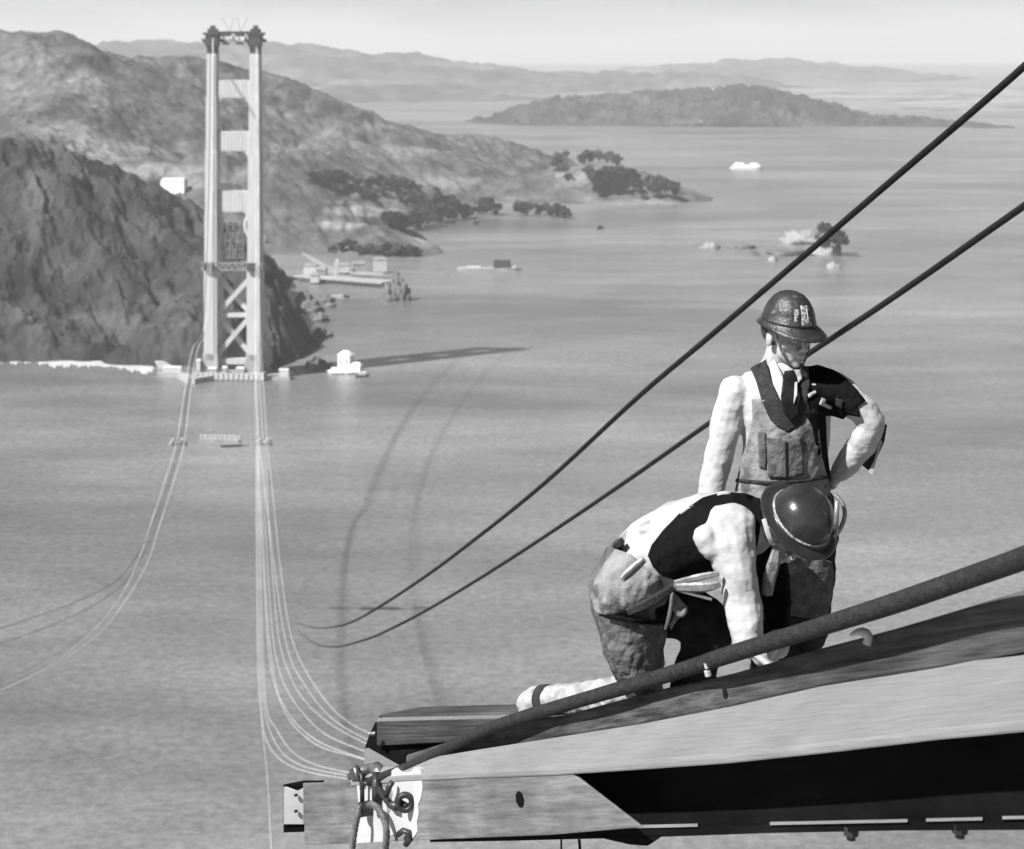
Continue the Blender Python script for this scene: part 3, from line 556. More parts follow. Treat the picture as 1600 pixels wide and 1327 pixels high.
clusters = [
 ('the upper grove right of the tower', [(489,286,14,2),(498,288,18,0),(508,291,20,1),(518,290,20,0),(527,290,24,1),(538,290,22,0),(541,298,14,1),(528,303,12,3),(557,296,20,2),(561,305,14,0),(548,302,10,3)]),
 ('the middle grove on the slope', [(580,294,14,1),(590,296,18,0),(598,308,16,2),(575,309,12,3),(612,298,20,1),(622,302,22,0),(632,302,22,1),(641,306,18,2),(653,310,20,0),(585,314,12,1),(628,316,12,0),(650,318,16,3),(645,324,14,1)]),
 ('the dark wood above the cove', [(604,352,18,1),(612,356,22,0),(622,360,22,1),(633,362,22,0),(645,360,22,1),(657,357,22,0),(668,354,24,1),(680,350,26,0),(692,347,28,1),(703,344,30,0),(714,342,28,1),(722,343,16,0),(735,340,10,3),(655,344,20,1),(670,336,20,0),(686,330,22,1),(697,322,18,0),(640,348,14,1),(710,330,22,2),(683,307,12,2),(628,350,16,3),(664,345,16,3),(745,352,6,3)]),
 ('the row of round trees along the low point', [(758,336,22,0),(768,337,22,1),(747,336,12,3),(811,338,20,1),(821,338,19,0),(843,337,19,2),(852,337,18,1),(860,338,15,0),(868,341,20,1),(878,341,21,0),(886,343,16,1)]),
 ('the tree-topped knoll at the end of the point', [(870,268,26,2),(878,258,20,2),(907,258,18,0),(916,256,17,1),(926,255,17,0),(936,254,16,1),(946,256,16,0),(956,257,15,1),(966,259,14,0),(920,272,10,1),(888,281,8,3),(930,288,18,0),(942,284,18,1),(955,282,22,0),(966,284,24,1),(977,288,24,0),(987,288,22,1),(935,304,20,1),(946,304,24,0),(957,302,26,1),(970,304,18,0),(990,300,16,1),(1002,310,12,2),(1012,290,12,2),(1026,295,20,2),(1030,308,20,2),(1037,310,26,1),(1058,303,16,2)]),
 ('the shrubs along the shore below the hill', [(520,395,10,1),(532,395,14,0),(545,393,16,1),(552,392,14,0),(565,396,12,3),(578,397,13,3),(592,398,14,3),(605,398,15,1),(618,399,14,3),(630,400,15,0),(641,401,16,1),(650,401,12,0),(938,361,7,1)])]
for cn, ts in clusters:
    ts = sorted(ts, key=lambda q: q[0])
    for i, (x, y, h, k) in enumerate(ts):
        o_ = ORD[i] if i < len(ts)/2 else ORD[len(ts)-1-i]; side = 'left' if i < len(ts)/2 else 'right'
        tree(x, y, h*1.15, k, ('%s tree from the %s in %s' % (o_, side, cn)).replace('first tree from the left', 'leftmost tree').replace('first tree from the right', 'rightmost tree'), 'trees of '+cn[4:])
tree(1300, 380, 44, 0, 'large dark tree on the pale rock beside the overhead cable', 'trees on the offshore rock', SEA(1302, 388, 8)); tree(1313, 384, 26, 1, 'smaller dark tree at the right edge of the pale rock', 'trees on the offshore rock', SEA(1314, 390, 5)); tree(1283, 384, 20, 2, 'small tree at the left of the cable on the pale rock', 'trees on the offshore rock', SEA(1286, 388, 6))

# ================================================================== FOREGROUND
def zb(x): return 1/(.1163+(x-480)*(.2041-.1163)/1120)     # depth of the big beam's face
bd = (P(1600, 1132, zb(1600))-P(480, 1222, zb(480))).normalized()      # along the beam, towards the camera
bn = Vector((-bd.y, bd.x, 0)).normalized(); bn = bn if bn.y < 0 else -bn                      # horizontal normal of its visible face
def wood(name, lo, hi, rough=.75, bump=.4, grain=14, sc=2.2, spots=None, dirv=None, blot=1.0, spec=.25):
    m = bpy.data.materials.new(name); m.use_nodes = True; t = m.node_tree; N = t.nodes; L = t.links; b = N['Principled BSDF']; b.inputs['Roughness'].default_value = rough; b.inputs['Specular IOR Level'].default_value = spec
    tc = N.new('ShaderNodeTexCoord'); m1 = N.new('ShaderNodeMapping'); m1.inputs['Rotation'].default_value = (dirv or bd).to_track_quat('X', 'Z').inverted().to_euler(); m2 = N.new('ShaderNodeMapping'); m2.inputs['Scale'].default_value = (1, grain, grain)
    L.new(tc.outputs['Object'], m1.inputs[0]); L.new(m1.outputs[0], m2.inputs[0])
    n = N.new('ShaderNodeTexNoise'); n.inputs['Scale'].default_value = sc; n.inputs['Detail'].default_value = 8; n.inputs['Roughness'].default_value = .65; L.new(m2.outputs[0], n.inputs['Vector'])
    r = N.new('ShaderNodeMapRange'); r.inputs[1].default_value = .3; r.inputs[2].default_value = .7; r.inputs[3].default_value = lo; r.inputs[4].default_value = hi; L.new(n.outputs[0], r.inputs[0])
    n2 = N.new('ShaderNodeTexNoise'); n2.inputs['Scale'].default_value = 3.5; n2.inputs['Detail'].default_value = 5; L.new(m1.outputs[0], n2.inputs['Vector'])
    r2 = N.new('ShaderNodeMapRange'); r2.inputs[1].default_value = .35; r2.inputs[2].default_value = .65; r2.inputs[3].default_value = 1-.3*blot; r2.inputs[4].default_value = 1+.25*blot; L.new(n2.outputs[0], r2.inputs[0])
    mu = N.new('ShaderNodeMath'); mu.operation = 'MULTIPLY'; L.new(r.outputs[0], mu.inputs[0]); L.new(r2.outputs[0], mu.inputs[1]); L.new(mu.outputs[0], b.inputs['Base Color'])
    bp = N.new('ShaderNodeBump'); bp.inputs['Strength'].default_value = bump; bp.inputs['Distance'].default_value = .006; L.new(n.outputs[0], bp.inputs['Height']); L.new(bp.outputs[0], b.inputs['Normal'])
    return m
W_face = wood('weathered_timber', .07, .19, bump=.7, grain=12, sc=3.5, blot=.8); W_top = wood('bleached_timber', .145, .205, grain=16, bump=.2, sc=6, blot=.25); W_dark = wood('dark_timber', .012, .10, bump=.9, grain=20); W_shade = wood('shade_black_timber', .003, .008, grain=8, spec=.05, bump=.2)  # near-black timber: the web's shade under the top board is put into its colour
M['platew'] = mat('white_plate', .4, .12, 6, .55, .1, spots=(9, .68, .25)); M['iron'] = mat('worn_iron', .16, .6, 18, .4, .3, .6); M['wire'] = mat('wire_rope', .09, .5, 60, .5, .4)
def strip(bm, st, close=True):      # st: list of 4-point sections
    secs = [[bm.verts.new(p) for p in s_] for s_ in st]; n = len(secs[0])
    for a, b in zip(secs[:-1], secs[1:]):
        for k in range(n): bm.faces.new((a[k], a[(k+1) % n], b[(k+1) % n], b[k]))
    bm.faces.new(secs[0][::-1]); bm.faces.new(secs[-1])
def bevel(o, wd=.003, seg=2):
    md = o.modifiers.new('bevel', 'BEVEL'); md.width = wd; md.segments = seg; md.limit_method = 'ANGLE'; md.angle_limit = math.radians(40); return o
beam = empty('timber_beam', P(1000, 1300, 6.5), 'massive timber box beam running across the bottom right under the workers', 'beam')
# left lit plank, its diagonal cut shaping the edge of the shade beside it
def cdt_plate(poly, zf, thick, m, name, parent, smooth=False, back=None, step=None):
    pts = [Vector(p) for p in poly]; n = len(pts); pp = list(pts)
    res = geometry.delaunay_2d_cdt(pp, [(i, (i+1) % n) for i in range(n)], [], 1, 1e-4); V, E, Fc = res[0], res[1], res[2]
    bm = NB(); f_ = []; b_ = []
    for v in V:
        p = P(v.x, v.y, zf(v.x) if callable(zf) else zf); f_.append(bm.verts.new(p)); b_.append(bm.verts.new(p-(back or bn)*thick))
    for f in Fc: bm.faces.new([f_[i] for i in f]); bm.faces.new([b_[i] for i in reversed(f)])
    ed = {}
    for f in Fc:
        for i in range(len(f)): ed[(f[i], f[(i+1) % len(f)])] = 1
    for (a, b) in list(ed):
        if (b, a) not in ed: bm.faces.new((f_[b], f_[a], b_[a], b_[b]))
    return obj(name, bm, m, parent, smooth)
bevel(cdt_plate([(473,1224), (557,1221), (660,1211), (770,1205), (884,1201.5), (1002,1293), (860,1305), (660,1313), (476,1321)], zb, .012, W_face, 'face_plank', beam))
bm = NB(); st = []
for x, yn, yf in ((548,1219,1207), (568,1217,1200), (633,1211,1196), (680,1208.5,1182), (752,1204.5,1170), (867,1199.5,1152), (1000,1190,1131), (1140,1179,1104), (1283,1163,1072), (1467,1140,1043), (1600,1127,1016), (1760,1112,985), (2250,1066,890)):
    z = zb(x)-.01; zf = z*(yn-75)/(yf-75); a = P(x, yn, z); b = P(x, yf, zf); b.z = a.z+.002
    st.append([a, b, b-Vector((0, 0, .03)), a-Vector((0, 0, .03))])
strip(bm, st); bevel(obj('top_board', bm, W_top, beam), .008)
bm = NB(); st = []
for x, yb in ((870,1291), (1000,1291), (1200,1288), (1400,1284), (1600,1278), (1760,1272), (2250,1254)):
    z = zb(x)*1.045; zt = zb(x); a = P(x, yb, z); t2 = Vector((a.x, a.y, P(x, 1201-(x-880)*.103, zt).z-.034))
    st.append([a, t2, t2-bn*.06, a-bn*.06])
strip(bm, st); obj('web_plank', bm, W_shade, beam)  # web coloured near-black to carry the shade of the recess
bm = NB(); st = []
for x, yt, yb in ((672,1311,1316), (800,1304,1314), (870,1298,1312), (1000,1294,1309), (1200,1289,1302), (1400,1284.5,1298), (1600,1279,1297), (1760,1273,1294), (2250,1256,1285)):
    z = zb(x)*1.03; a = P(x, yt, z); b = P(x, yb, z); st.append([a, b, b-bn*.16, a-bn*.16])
strip(bm, st); obj('bottom_flange', bm, W_shade, beam)
for x0, x1, y0, y1 in ((985,1090,1293.5,1291), (1203,1418,1288.5,1284), (1447,1535,1283,1281), (1566,1640,1279.5,1278)):
    bm = NB(); st = []
    for x, y in ((x0, y0), (x1, y1)):
        z = zb(x)*1.03-.012; st.append([P(x, y-4, z), P(x, y+1, z), P(x, y+1, z+.02), P(x, y-4, z+.02)])
    strip(bm, st); obj('lit_ledge_strip', bm, W_top, beam)  # pale strips stand for sunlit stretches of the ledge, light put into colour
for x, y in ((1330, 1300), (1500, 1296)):
    bm = NB(); c = P(x, y+1.5, zb(x)*1.03+.03); tube(bm, [c+Vector((0, 0, .02)), c-Vector((0, 0, .006))], .022, 8); tube(bm, [c-Vector((0, 0, .006)), c-Vector((0, 0, .02))], .013, 8); obj('bolt', bm, M['black'], beam)
bm = NB(); strip(bm, [[P(x, a, zb(x)*1.03), P(x, b, zb(x)*1.03), P(x, b, zb(x)*1.03+.1), P(x, a, zb(x)*1.03+.1)] for x, a, b in ((945,1306,1311), (985,1306,1320), (1012,1306,1322), (1032,1305,1309))]); obj('bracket', bm, W_shade, beam)
bm = NB(); c = P(813, 1249, zb(813)); n_ = bn
tube(bm, [c-n_*.01, c+n_*.004], .028, 7); obj('knot_hole', bm, W_shade, beam)
bm = NB(); a = P(826,1192,zb(840)); 
cdt_plate([(842,1167), (862,1165), (862,1197), (842,1199)], lambda x: zb(x)*1.02, .001, W_dark, 'stain_patch', beam) if False else bm.free()
# white plates on the face, stub and bolts
zp = lambda x: zb(x)-.006
def wav(pts): return pts
cdt_plate([(557,1222), (584,1222), (590,1226), (600,1232), (606,1243), (604,1262), (606,1285), (600,1300), (604,1315), (551,1318), (556,1290), (560,1255)], zp, .02, M['platew'], 'white_plate', beam)
cdt_plate([(612,1204), (618,1200), (624,1207), (634,1207), (641,1206), (648,1199), (657,1202), (659,1215), (660,1232), (658,1246), (653,1258), (654,1272), (651,1286), (652,1300), (644,1311), (634,1305), (622,1303), (610,1306), (607,1290), (608,1272), (613,1262), (612,1248), (614,1240), (610,1225)], zp, .02, M['platew'], 'white_plate', beam)
stub = cdt_plate([(443,1226), (474,1226), (474,1300), (443,1301)], lambda x: 8.86, .1, W_shade, 'beam_end', beam)
cdt_plate([(443.5,1230), (455,1234), (459,1236), (464,1236), (474,1231), (474,1288), (443.5,1288)], lambda x: 8.85, .012, M['platew'], 'end_plate', beam)
for y in (1243, 1268):
    bm = NB(); c = P(461.5, y, 8.835); tube(bm, [c-bn*.01, c+bn*.004], .0065, 8); obj('nail_hole', bm, M['black'], beam)
# upper rail timber
rail = empty('rail_timber', P(1140, 1106, 6.5), 'dark grained squared timber lying along the far edge of the beam', 'timber')
bm = NB(); st = []
for x, yt, yb, z in ((633,1180,1198,7.98), (680,1166,1184,7.8), (752,1140,1172,7.55), (800,1124,1165,7.4), (867,1121,1155,7.15), (910,1110,1148,7.03), (1025,1079,1128,6.72), (1140,1054,1106,6.48), (1283,1013,1075,6.14), (1400,982,1055,5.86), (1467,962,1045,5.7), (1600,922,1020,5.4), (1760,872,990,5.05), (2250,719,898,4.23)):
    a = P(x, yt, z); b = P(x, yb, z); st.append([a, b, b-bn*.15, a-bn*.15])
strip(bm, st); bevel(obj('rail_timber_body', bm, W_dark, rail), .01)
def hook(x, y, z, sc, nm, m):      # bent white staple of rope
    bm = NB(); pts = [P(x+dx*sc, y+dy*sc, z) for dx, dy in ((-20, 0), (-8, -5), (4, -4), (9, 4), (6, 14))]; tube(bm, [Vector(p) for p in spline([tuple(q) for q in pts], 4)], [.004+.010*min(1, i/6) for i in range(17)], 8); return obj(nm, bm, m, rail, True)
hook(1348, 993, 5.92, 1.0, 'rope_staple', M['platew']); 
bm = NB(); tube(bm, [P(1103, 1036, 6.45), P(1105, 1044, 6.45)], .008, 8); tube(bm, [P(1105, 1048, 6.45), P(1107, 1056, 6.45)], .011, 8); obj('pin', bm, M['platew'], rail)
for x, y in ((847, 1128), (905, 1118), (1086, 1094)):
    bm = NB(); ball(bm, P(x, y, zb(x)+.2), (.05, .03, .012), 2, None, .15); obj('rag_scrap', bm, M['platew'], rail, True) if False else bm.free()
# stack of dark planks at the left
W_stack = wood('stacked_timber', .015, .085, bump=.8, grain=22, sc=3, dirv=(P(835, 1140, 7.88)-P(588, 1140, 8.35)).normalized())
stack = empty('plank_stack', P(700, 1165, 8.2), 'short stack of two dark planks at the left end of the beam', 'plank')
zs = lambda x: 8.35-(x-588)*.0019
bevel(cdt_plate([(588,1128), (835,1122), (835,1152), (720,1159), (588,1166)], zs, .26, W_stack, 'lower_plank', stack), .004)
cdt_plate([(591,1122.5), (840,1117), (840,1121.5), (589,1127.5)], lambda x: zs(x)+.015, .2, W_top, 'thin_board', stack)
bevel(cdt_plate([(592,1117), (700,1114), (838,1112), (840,1116.5), (591,1122)], lambda x: zs(x)+.04, .2, W_stack, 'upper_plank', stack), .004)
cdt_plate([(588,1166.2), (692,1161), (633,1179), (633,1199), (618,1198), (585,1186), (570,1169), (576,1151), (586,1129), (587.5,1129)], lambda x: zs(x)+.03, .15, W_shade, 'gusset_void_fill', stack)  # dark gusset, plus the shaded void under the planks filled in near-black
cdt_plate([(569,1170), (618,1197.5), (569,1200)], lambda x: zs(x)-.03, .02, W_top, 'wedge', stack)
bm = NB(); tube(bm, [P(575.5, 1147, 8.3), P(586, 1146, 8.3)], .008, 6); obj('pin', bm, M['iron'], stack)
# thick hand rope
hp = [(576,1222,8.06), (600,1213,7.97), (632,1201,7.86), (660,1188,7.8), (690,1173,7.72), (752,1143,7.48), (809,1123,7.28), (867,1106,7.10), (939,1085,6.88), (1011,1064,6.7), (1082,1042,6.54), (1140,1023,6.38), (1283,979,6.0), (1394,944,5.72), (1504,906,5.45), (1600,872,5.2), (1720,826,4.9), (2250,623,3.92)]
hr = empty('hand_rope', P(576, 1222, 8.12), 'thick dark steel hand rope slanting up from the shackle across the workers', 'rope')
bm = NB(); sp = spline(hp, 6); tube(bm, [P(*q) for q in sp], [.0175+.0125*min(1, i/85)+.0003*math.sin(i*.5) for i in range(len(sp))], 14); obj('rope_body', bm, mat('greasy_steel_rope', .02, .55, 40, .6, .6, 0, spec=.25, bscale=160), hr, True)
# shackle fittings
sh = empty('shackle', P(572, 1215, 8.1), 'iron shackle with bolt at the left end of the hand rope', 'shackle')
bm = NB(); tube(bm, [P(543,1214,8.1), P(549,1212.5,8.1), P(549.5,1212.5,8.1), P(556,1210,8.1), P(556.5,1210,8.1), P(562,1207,8.1)], [.012,.016,.026,.03,.036,.036], 10); obj('bolt', bm, M['iron'], sh, True)
bm = NB(); tube(bm, [P(560,1208,8.14), P(570,1204,8.13), P(580,1201,8.12), P(588,1201,8.1), P(592,1207,8.06), P(592,1216,8.03)], [.03,.022,.022,.028,.028,.02], 10); obj('clamp_body', bm, M['iron'], sh, True)
bm = NB(); tube(bm, [P(560.5,1207,8.08), P(565,1212,8.06), P(566,1224,8.05), P(566,1260,8.05)], .0095, 8); tube(bm, [P(588,1208,8.0), P(588,1225,7.97), P(588,1258,7.96)], [.016,.019,.017], 8); tube(bm, [P(566,1224,8.05), P(588,1224,8.05)], .01, 8); obj('link', bm, M['black'], sh, True)
bm = NB(); c = P(575,1263,8.05); 
tube(bm, [c+bn*-.02, c+bn*.035], .03, 16); tube(bm, [c+bn*.035, c+bn*.05], .014, 10); obj('sheave', bm, M['black'], sh)
bm = NB(); tube(bm, [P(590,1230,7.96), P(600,1245,7.9), P(611,1258,7.84), P(620,1260,7.8)], [.014,.013,.015,.018], 8); obj('tie_arm', bm, M['black'], sh, True)
bm = NB(); cc = [P(633+11*math.cos(a), 1254+12*math.sin(a), 7.73) for a in [2*math.pi*k/16 for k in range(17)]]; tube(bm, cc, .0125, 8, False); tube(bm, [P(626,1254,7.75), P(637,1260,7.73)], .012, 8); obj('eye_bolt', bm, M['black'], sh, True)
bm = NB(); tube(bm, [P(622,1304,7.78), P(630,1298,7.75), P(639,1301,7.74), (P(642,1310,7.74)), P(634,1320,7.76)], .012, 8); obj('lower_hook', bm, M['black'], sh, True)
bm = NB(); tube(bm, [P(603,1244,7.84), P(608,1230,7.82), P(613,1222,7.82)], .012, 8); obj('lug', bm, M['black'], sh, True)
def strand(pts, r, nm, parent):
    sp = [P(*q) for q in spline(pts, 10)]; bm = NB()
    for k in range(4):
        out = []
        for i, p in enumerate(sp):
            d = (sp[min(i+1, len(sp)-1)]-sp[max(i-1, 0)]).normalized(); u = d.cross(bn).normalized(); a = i*.5+k*math.pi/2
            out.append(p+(u*math.cos(a)+bn*math.sin(a))*r*.5)
        tube(bm, out, r*.55, 6)
    return obj(nm, bm, M['wire'], parent, True)
slg = empty('wire_sling', P(575, 1265, 8.05), 'twisted wire rope sling hanging in a loop from the shackle', 'sling')
strand([(562,1258,8.03), (559,1275,8.0), (555,1295,8.0), (551,1322,8.0), (548,1350,8.0)], .013, 'rope_leg', slg)
strand([(577,1258,7.98), (583,1258,7.92), (592,1265,7.88), (600,1280,7.85), (604,1300,7.83), (602,1330,7.84), (598,1355,7.86)], .014, 'rope_leg', slg)
bm = NB(); tube(bm, [P(877,1310,8), P(877,1350,8)], .004, 6); tag(obj('loose_wire', bm, M['rope_d'], None, True), 'thin loose wire hanging below the beam, left one', 'wire', 'wires hanging under the beam')
bm = NB(); tube(bm, [P(905,1312,8), P(908,1350,8)], .006, 6); tag(obj('loose_wire', bm, M['rope_d'], None, True), 'thin loose wire hanging below the beam, right one', 'wire', 'wires hanging under the beam')

# ================================================================== PEOPLE
def gtube(bm, pts, n=14):      # tapered limb: (x,y,z,radius[,depth radius]) chain with round ends
    c = [P(*p[:3]) for p in pts]; prev = None
    for i, p in enumerate(pts):
        a = p[3]; b = p[4] if len(p) > 4 else p[3]
        d = (c[min(i+1, len(c)-1)]-c[max(i-1, 0)]).normalized(); u = (F_-d*F_.dot(d)).normalized(); s = d.cross(u)
        r = [bm.verts.new(c[i]+s*math.cos(t)*a+u*math.sin(t)*b) for t in [2*math.pi*k/n for k in range(n)]]
        if prev:
            for k in range(n): bm.faces.new((prev[k], prev[(k+1) % n], r[(k+1) % n], r[k]))
        else: bm.faces.new(r[::-1])
        prev = r
    bm.faces.new(prev)
    for i in (0, -1):
        d = (c[1]-c[0]) if i == 0 else (c[-1]-c[-2]); d.normalize(); u = (F_-d*F_.dot(d)).normalized(); s = d.cross(u); a = pts[i][3]; b = pts[i][4] if len(pts[i]) > 4 else a
        Mx = Matrix((s, u, d)).transposed(); ball(bm, c[i], (a, b, min(a, b)*.9), 2, Mx)
def ltube(bm, H, pts, n=12):    # same in a local frame function
    c = [H(*p[:3]) for p in pts]; tube(bm, c, [p[3] for p in pts], n)
    for i in (0, -1): ball(bm, c[i], pts[i][3], 2)
def sp3(pts, m=4): return [tuple(q) for q in spline(pts, m)]
def bvh_of(bm): bm.normal_update(); return BVHTree.FromBMesh(bm)
def garment(name, bm, m, parent, vox=.008, disp=.010, size=.07, smooth=3, disp2=.0):
    me = bpy.data.meshes.new(name); bm.to_mesh(me); bm.free(); o = link(name, me, m, parent, True)
    r = o.modifiers.new('remesh', 'REMESH'); r.mode = 'VOXEL'; r.voxel_size = vox; r.use_smooth_shade = True
    sm = o.modifiers.new('smooth', 'SMOOTH'); sm.factor = .5; sm.iterations = smooth
    if disp:
        t_ = bpy.data.textures.new(name+'_folds', 'CLOUDS'); t_.noise_scale = size; t_.noise_depth = 2; t_.contrast = 1.2
        d = o.modifiers.new('folds', 'DISPLACE'); d.texture = t_; d.strength = disp*2; d.mid_level = .5; d.texture_coords = 'LOCAL'
    return o
def patch(name, poly, bvh, off, m, parent, step=4, th=.003, wob=.0, zmax=.5):
    """cloth piece cut to an outline, laid over the surface it meets"""
    import math as mm
    n = len(poly); pts = [Vector(p) for p in poly]; dense = []
    for i in range(n):
        a, b = pts[i], pts[(i+1) % n]; k = max(1, int((b-a).length/step))
        for j in range(k): dense.append(a+(b-a)*j/k)
    nb = len(dense); xs = [p.x for p in pts]; ys = [p.y for p in pts]
    def inside(x, y):
        c = False
        for i in range(n):
            a, b = pts[i], pts[(i+1) % n]
            if (a.y > y) != (b.y > y) and x < (b.x-a.x)*(y-a.y)/(b.y-a.y)+a.x: c = not c
        return c
    y = min(ys)+step/2
    while y < max(ys):
        x = min(xs)+step/2
        while x < max(xs):
            if inside(x, y) and min((Vector((x, y))-q).length for q in dense[:nb]) > step*.5: dense.append(Vector((x, y)))
            x += step
        y += step
    res = geometry.delaunay_2d_cdt(dense, [(i, (i+1) % nb) for i in range(nb)], [], 1, 1e-4); V, Fc = res[0], res[2]
    hits = []; last = None; ok = []
    for v in V:
        d = ray(v.x, v.y).normalized(); h = bvh.ray_cast(CAM, d); hits.append((h[0]-d*off, True) if h[0] is not None else (None, False))
    good = [(V[i], hits[i][0]) for i in range(len(V)) if hits[i][1]]
    if not good: return None
    co = []
    for i, v in enumerate(V):
        if hits[i][1]: co.append(hits[i][0])
        else:
            q = min(good, key=lambda g: (g[0]-v).length); dist = (q[1]-CAM).dot(F_); co.append(P(v.x, v.y, dist+.02))
    # smooth the depth a little
    dep = [(c-CAM).dot(F_) for c in co]; nbr = [set() for _ in V]
    for f in Fc:
        for i in range(len(f)): nbr[f[i]].add(f[(i+1) % len(f)]); nbr[f[(i+1) % len(f)]].add(f[i])
    for _ in range(3): dep = [min(dep[i]+.002, (dep[i]+sum(dep[j] for j in nbr[i])/max(1, len(nbr[i])))/2) for i in range(len(V))]
    bm = NB(); vs = [bm.verts.new(P(V[i].x, V[i].y, dep[i]+wob*float(gn(np.array([V[i].x/9.]), np.array([V[i].y/14.]))[0]))) for i in range(len(V))]
    for f in Fc:
        try: bm.faces.new([vs[i] for i in f])
        except ValueError: pass
    me = bpy.data.meshes.new(name); bm.to_mesh(me); bm.free(); o = link(name, me, m, parent, True)
    s_ = o.modifiers.new('thick', 'SOLIDIFY'); s_.thickness = th; s_.offset = 0; return o
skin = mat('skin', .36, .12, 30, .6, .1); C_shirt = mat('white_cotton', .36, .1, 14, .9, .45, stretch=(1, 1, 2.0), bscale=9); C_shirt2 = mat('soiled_white_cotton', .34, .18, 12, .9, .4, stretch=(1, 1, 1.8), spots=(7, .6, .17), bscale=9)
C_den = mat('worn_overalls', .10, .5, 16, .9, .5, spots=(12, .6, .06), bscale=45, spec=.08); C_denl = mat('pale_overalls', .19, .35, 14, .9, .5, spots=(10, .56, .09), bscale=45, spec=.08)
C_trou = mat('dark_trousers', .02, .5, 14, .85, .4, spots=(10, .66, .07), bscale=35, spec=.08); C_blk = mat('black_cloth', .006, .3, 20, .9, .3, spec=.08); C_strap = mat('dark_cloth', .035, .3, 60, .9, .4, spec=.08); C_tie = mat('tie_silk', .012, .5, 30, .5, spec=.08)
C_leath = mat('worn_leather', .12, .5, 30, .5, .4); C_metal = mat('hat_metal', .035, .4, 8, .25, .1, .3, spots=(14, .7, .1)); C_hat = mat('hat_fibre', .022, .5, 14, .45, .3, spots=(20, .66, .1)); C_badge = mat('badge', .3, .5, 30, .5, .6, spots=(40, .58, .04)); C_hair = mat('hair', .03, .3, 30, .6); C_tool = mat('tool_steel', .2, .4, 20, .4, .2, .3); C_boot = mat('pale_boot', .3, .3, 12, .8, .5, spots=(14, .55, .2))
def hand(bm, H, s=1, curl=.9):
    """palm and five fingers; H(x across, y along the fingers, z out of the back of the hand)"""
    for x0, r_ in ((-.028, .013), (-.009, .014), (.010, .014), (.028, .013)): ltube(bm, H, [(x0*.8, 0, 0, r_), (x0, .05, 0, r_), (x0*1.05, .085, 0, .012)], 8)
    ball(bm, H(0, .04, -.003), .028, 2)
    for k, (x0, l) in enumerate(((-.033, .062), (-.011, .076), (.011, .08), (.032, .072))):
        a = 0; y, z = .085, 0; pts = [(x0*1.05, y, z, .0105)]
        for j, f_ in enumerate((.45, .32, .23)):
            a += curl*(.55+.25*j)+.05*k; y += l*f_*math.cos(a); z -= l*f_*math.sin(a); pts.append((x0*1.05, y, z, .0098-.0009*j))
        ltube(bm, H, pts, 8)
    ltube(bm, H, [(s*.03, .02, -.005, .014), (s*.055, .045, -.018, .012), (s*.058, .07, -.035, .010), (s*.048, .088, -.046, .009)], 8)
def frame(o, x, y, z): return lambda a, b, c: o+x*a+y*b+z*c
def head(bm, H):
    ball(bm, H(0, -.008, .03), (.077, .095, .088), 3, Matrix((H(1,0,0)-H(0,0,0), H(0,1,0)-H(0,0,0), H(0,0,1)-H(0,0,0))).transposed())
    Mx = Matrix((H(1,0,0)-H(0,0,0), H(0,1,0)-H(0,0,0), H(0,0,1)-H(0,0,0))).transposed()
    for c, r in (((0,.022,-.045),(.057,.062,.062)), ((0,.052,-.088),(.028,.026,.022)), ((0,.066,-.098),(.017,.014,.014)), ((.042,.05,-.02),(.024,.024,.022)), ((-.042,.05,-.02),(.024,.024,.022)), ((0,.076,.028),(.046,.014,.011)), ((0,.078,-.05),(.03,.014,.02)), ((0,.094,-.0545),(.024,.0075,.0055)), ((0,.092,-.066),(.02,.0075,.006)), ((.034,.07,-.018),(.014,.008,.006)), ((-.034,.07,-.018),(.014,.008,.006)), ((.079,-.008,-.012),(.009,.019,.032)), ((-.079,-.008,-.012),(.009,.019,.032)), ((0,.045,-.075),(.045,.03,.025))):
        ball(bm, H(*c), r, 2, Mx)
    ltube(bm, H, [(0, .084, .016, .008), (0, .098, -.008, .0095), (0, .108, -.026, .0115)], 10); ball(bm, H(.011, .098, -.031), .0075, 2); ball(bm, H(-.011, .098, -.031), .0075, 2)
def eyes(H, parent):
    for s in (-1, 1):
        bm = NB(); ball(bm, H(s*.03, .076, .006), .0115, 2); e = obj('eye', bm, M['platew'], parent, True)
        bm = NB(); ball(bm, H(s*.03, .0835, .006), .0055, 2); obj('iris', bm, M['black'], e, True)
def body_obj(bm, loc, label, vox=.005):
    me = bpy.data.meshes.new('person'); bm.to_mesh(me); bm.free(); me.transform(Matrix.Translation(-loc)); me.materials.append(skin)
    o = bpy.data.objects.new('person', me); COL.objects.link(o); o.location = loc; bpy.context.view_layer.update()
    r = o.modifiers.new('remesh', 'REMESH'); r.mode = 'VOXEL'; r.voxel_size = vox; r.use_smooth_shade = True
    sm = o.modifiers.new('smooth', 'SMOOTH'); sm.factor = .5; sm.iterations = 2
    return tag(o, label, 'person')
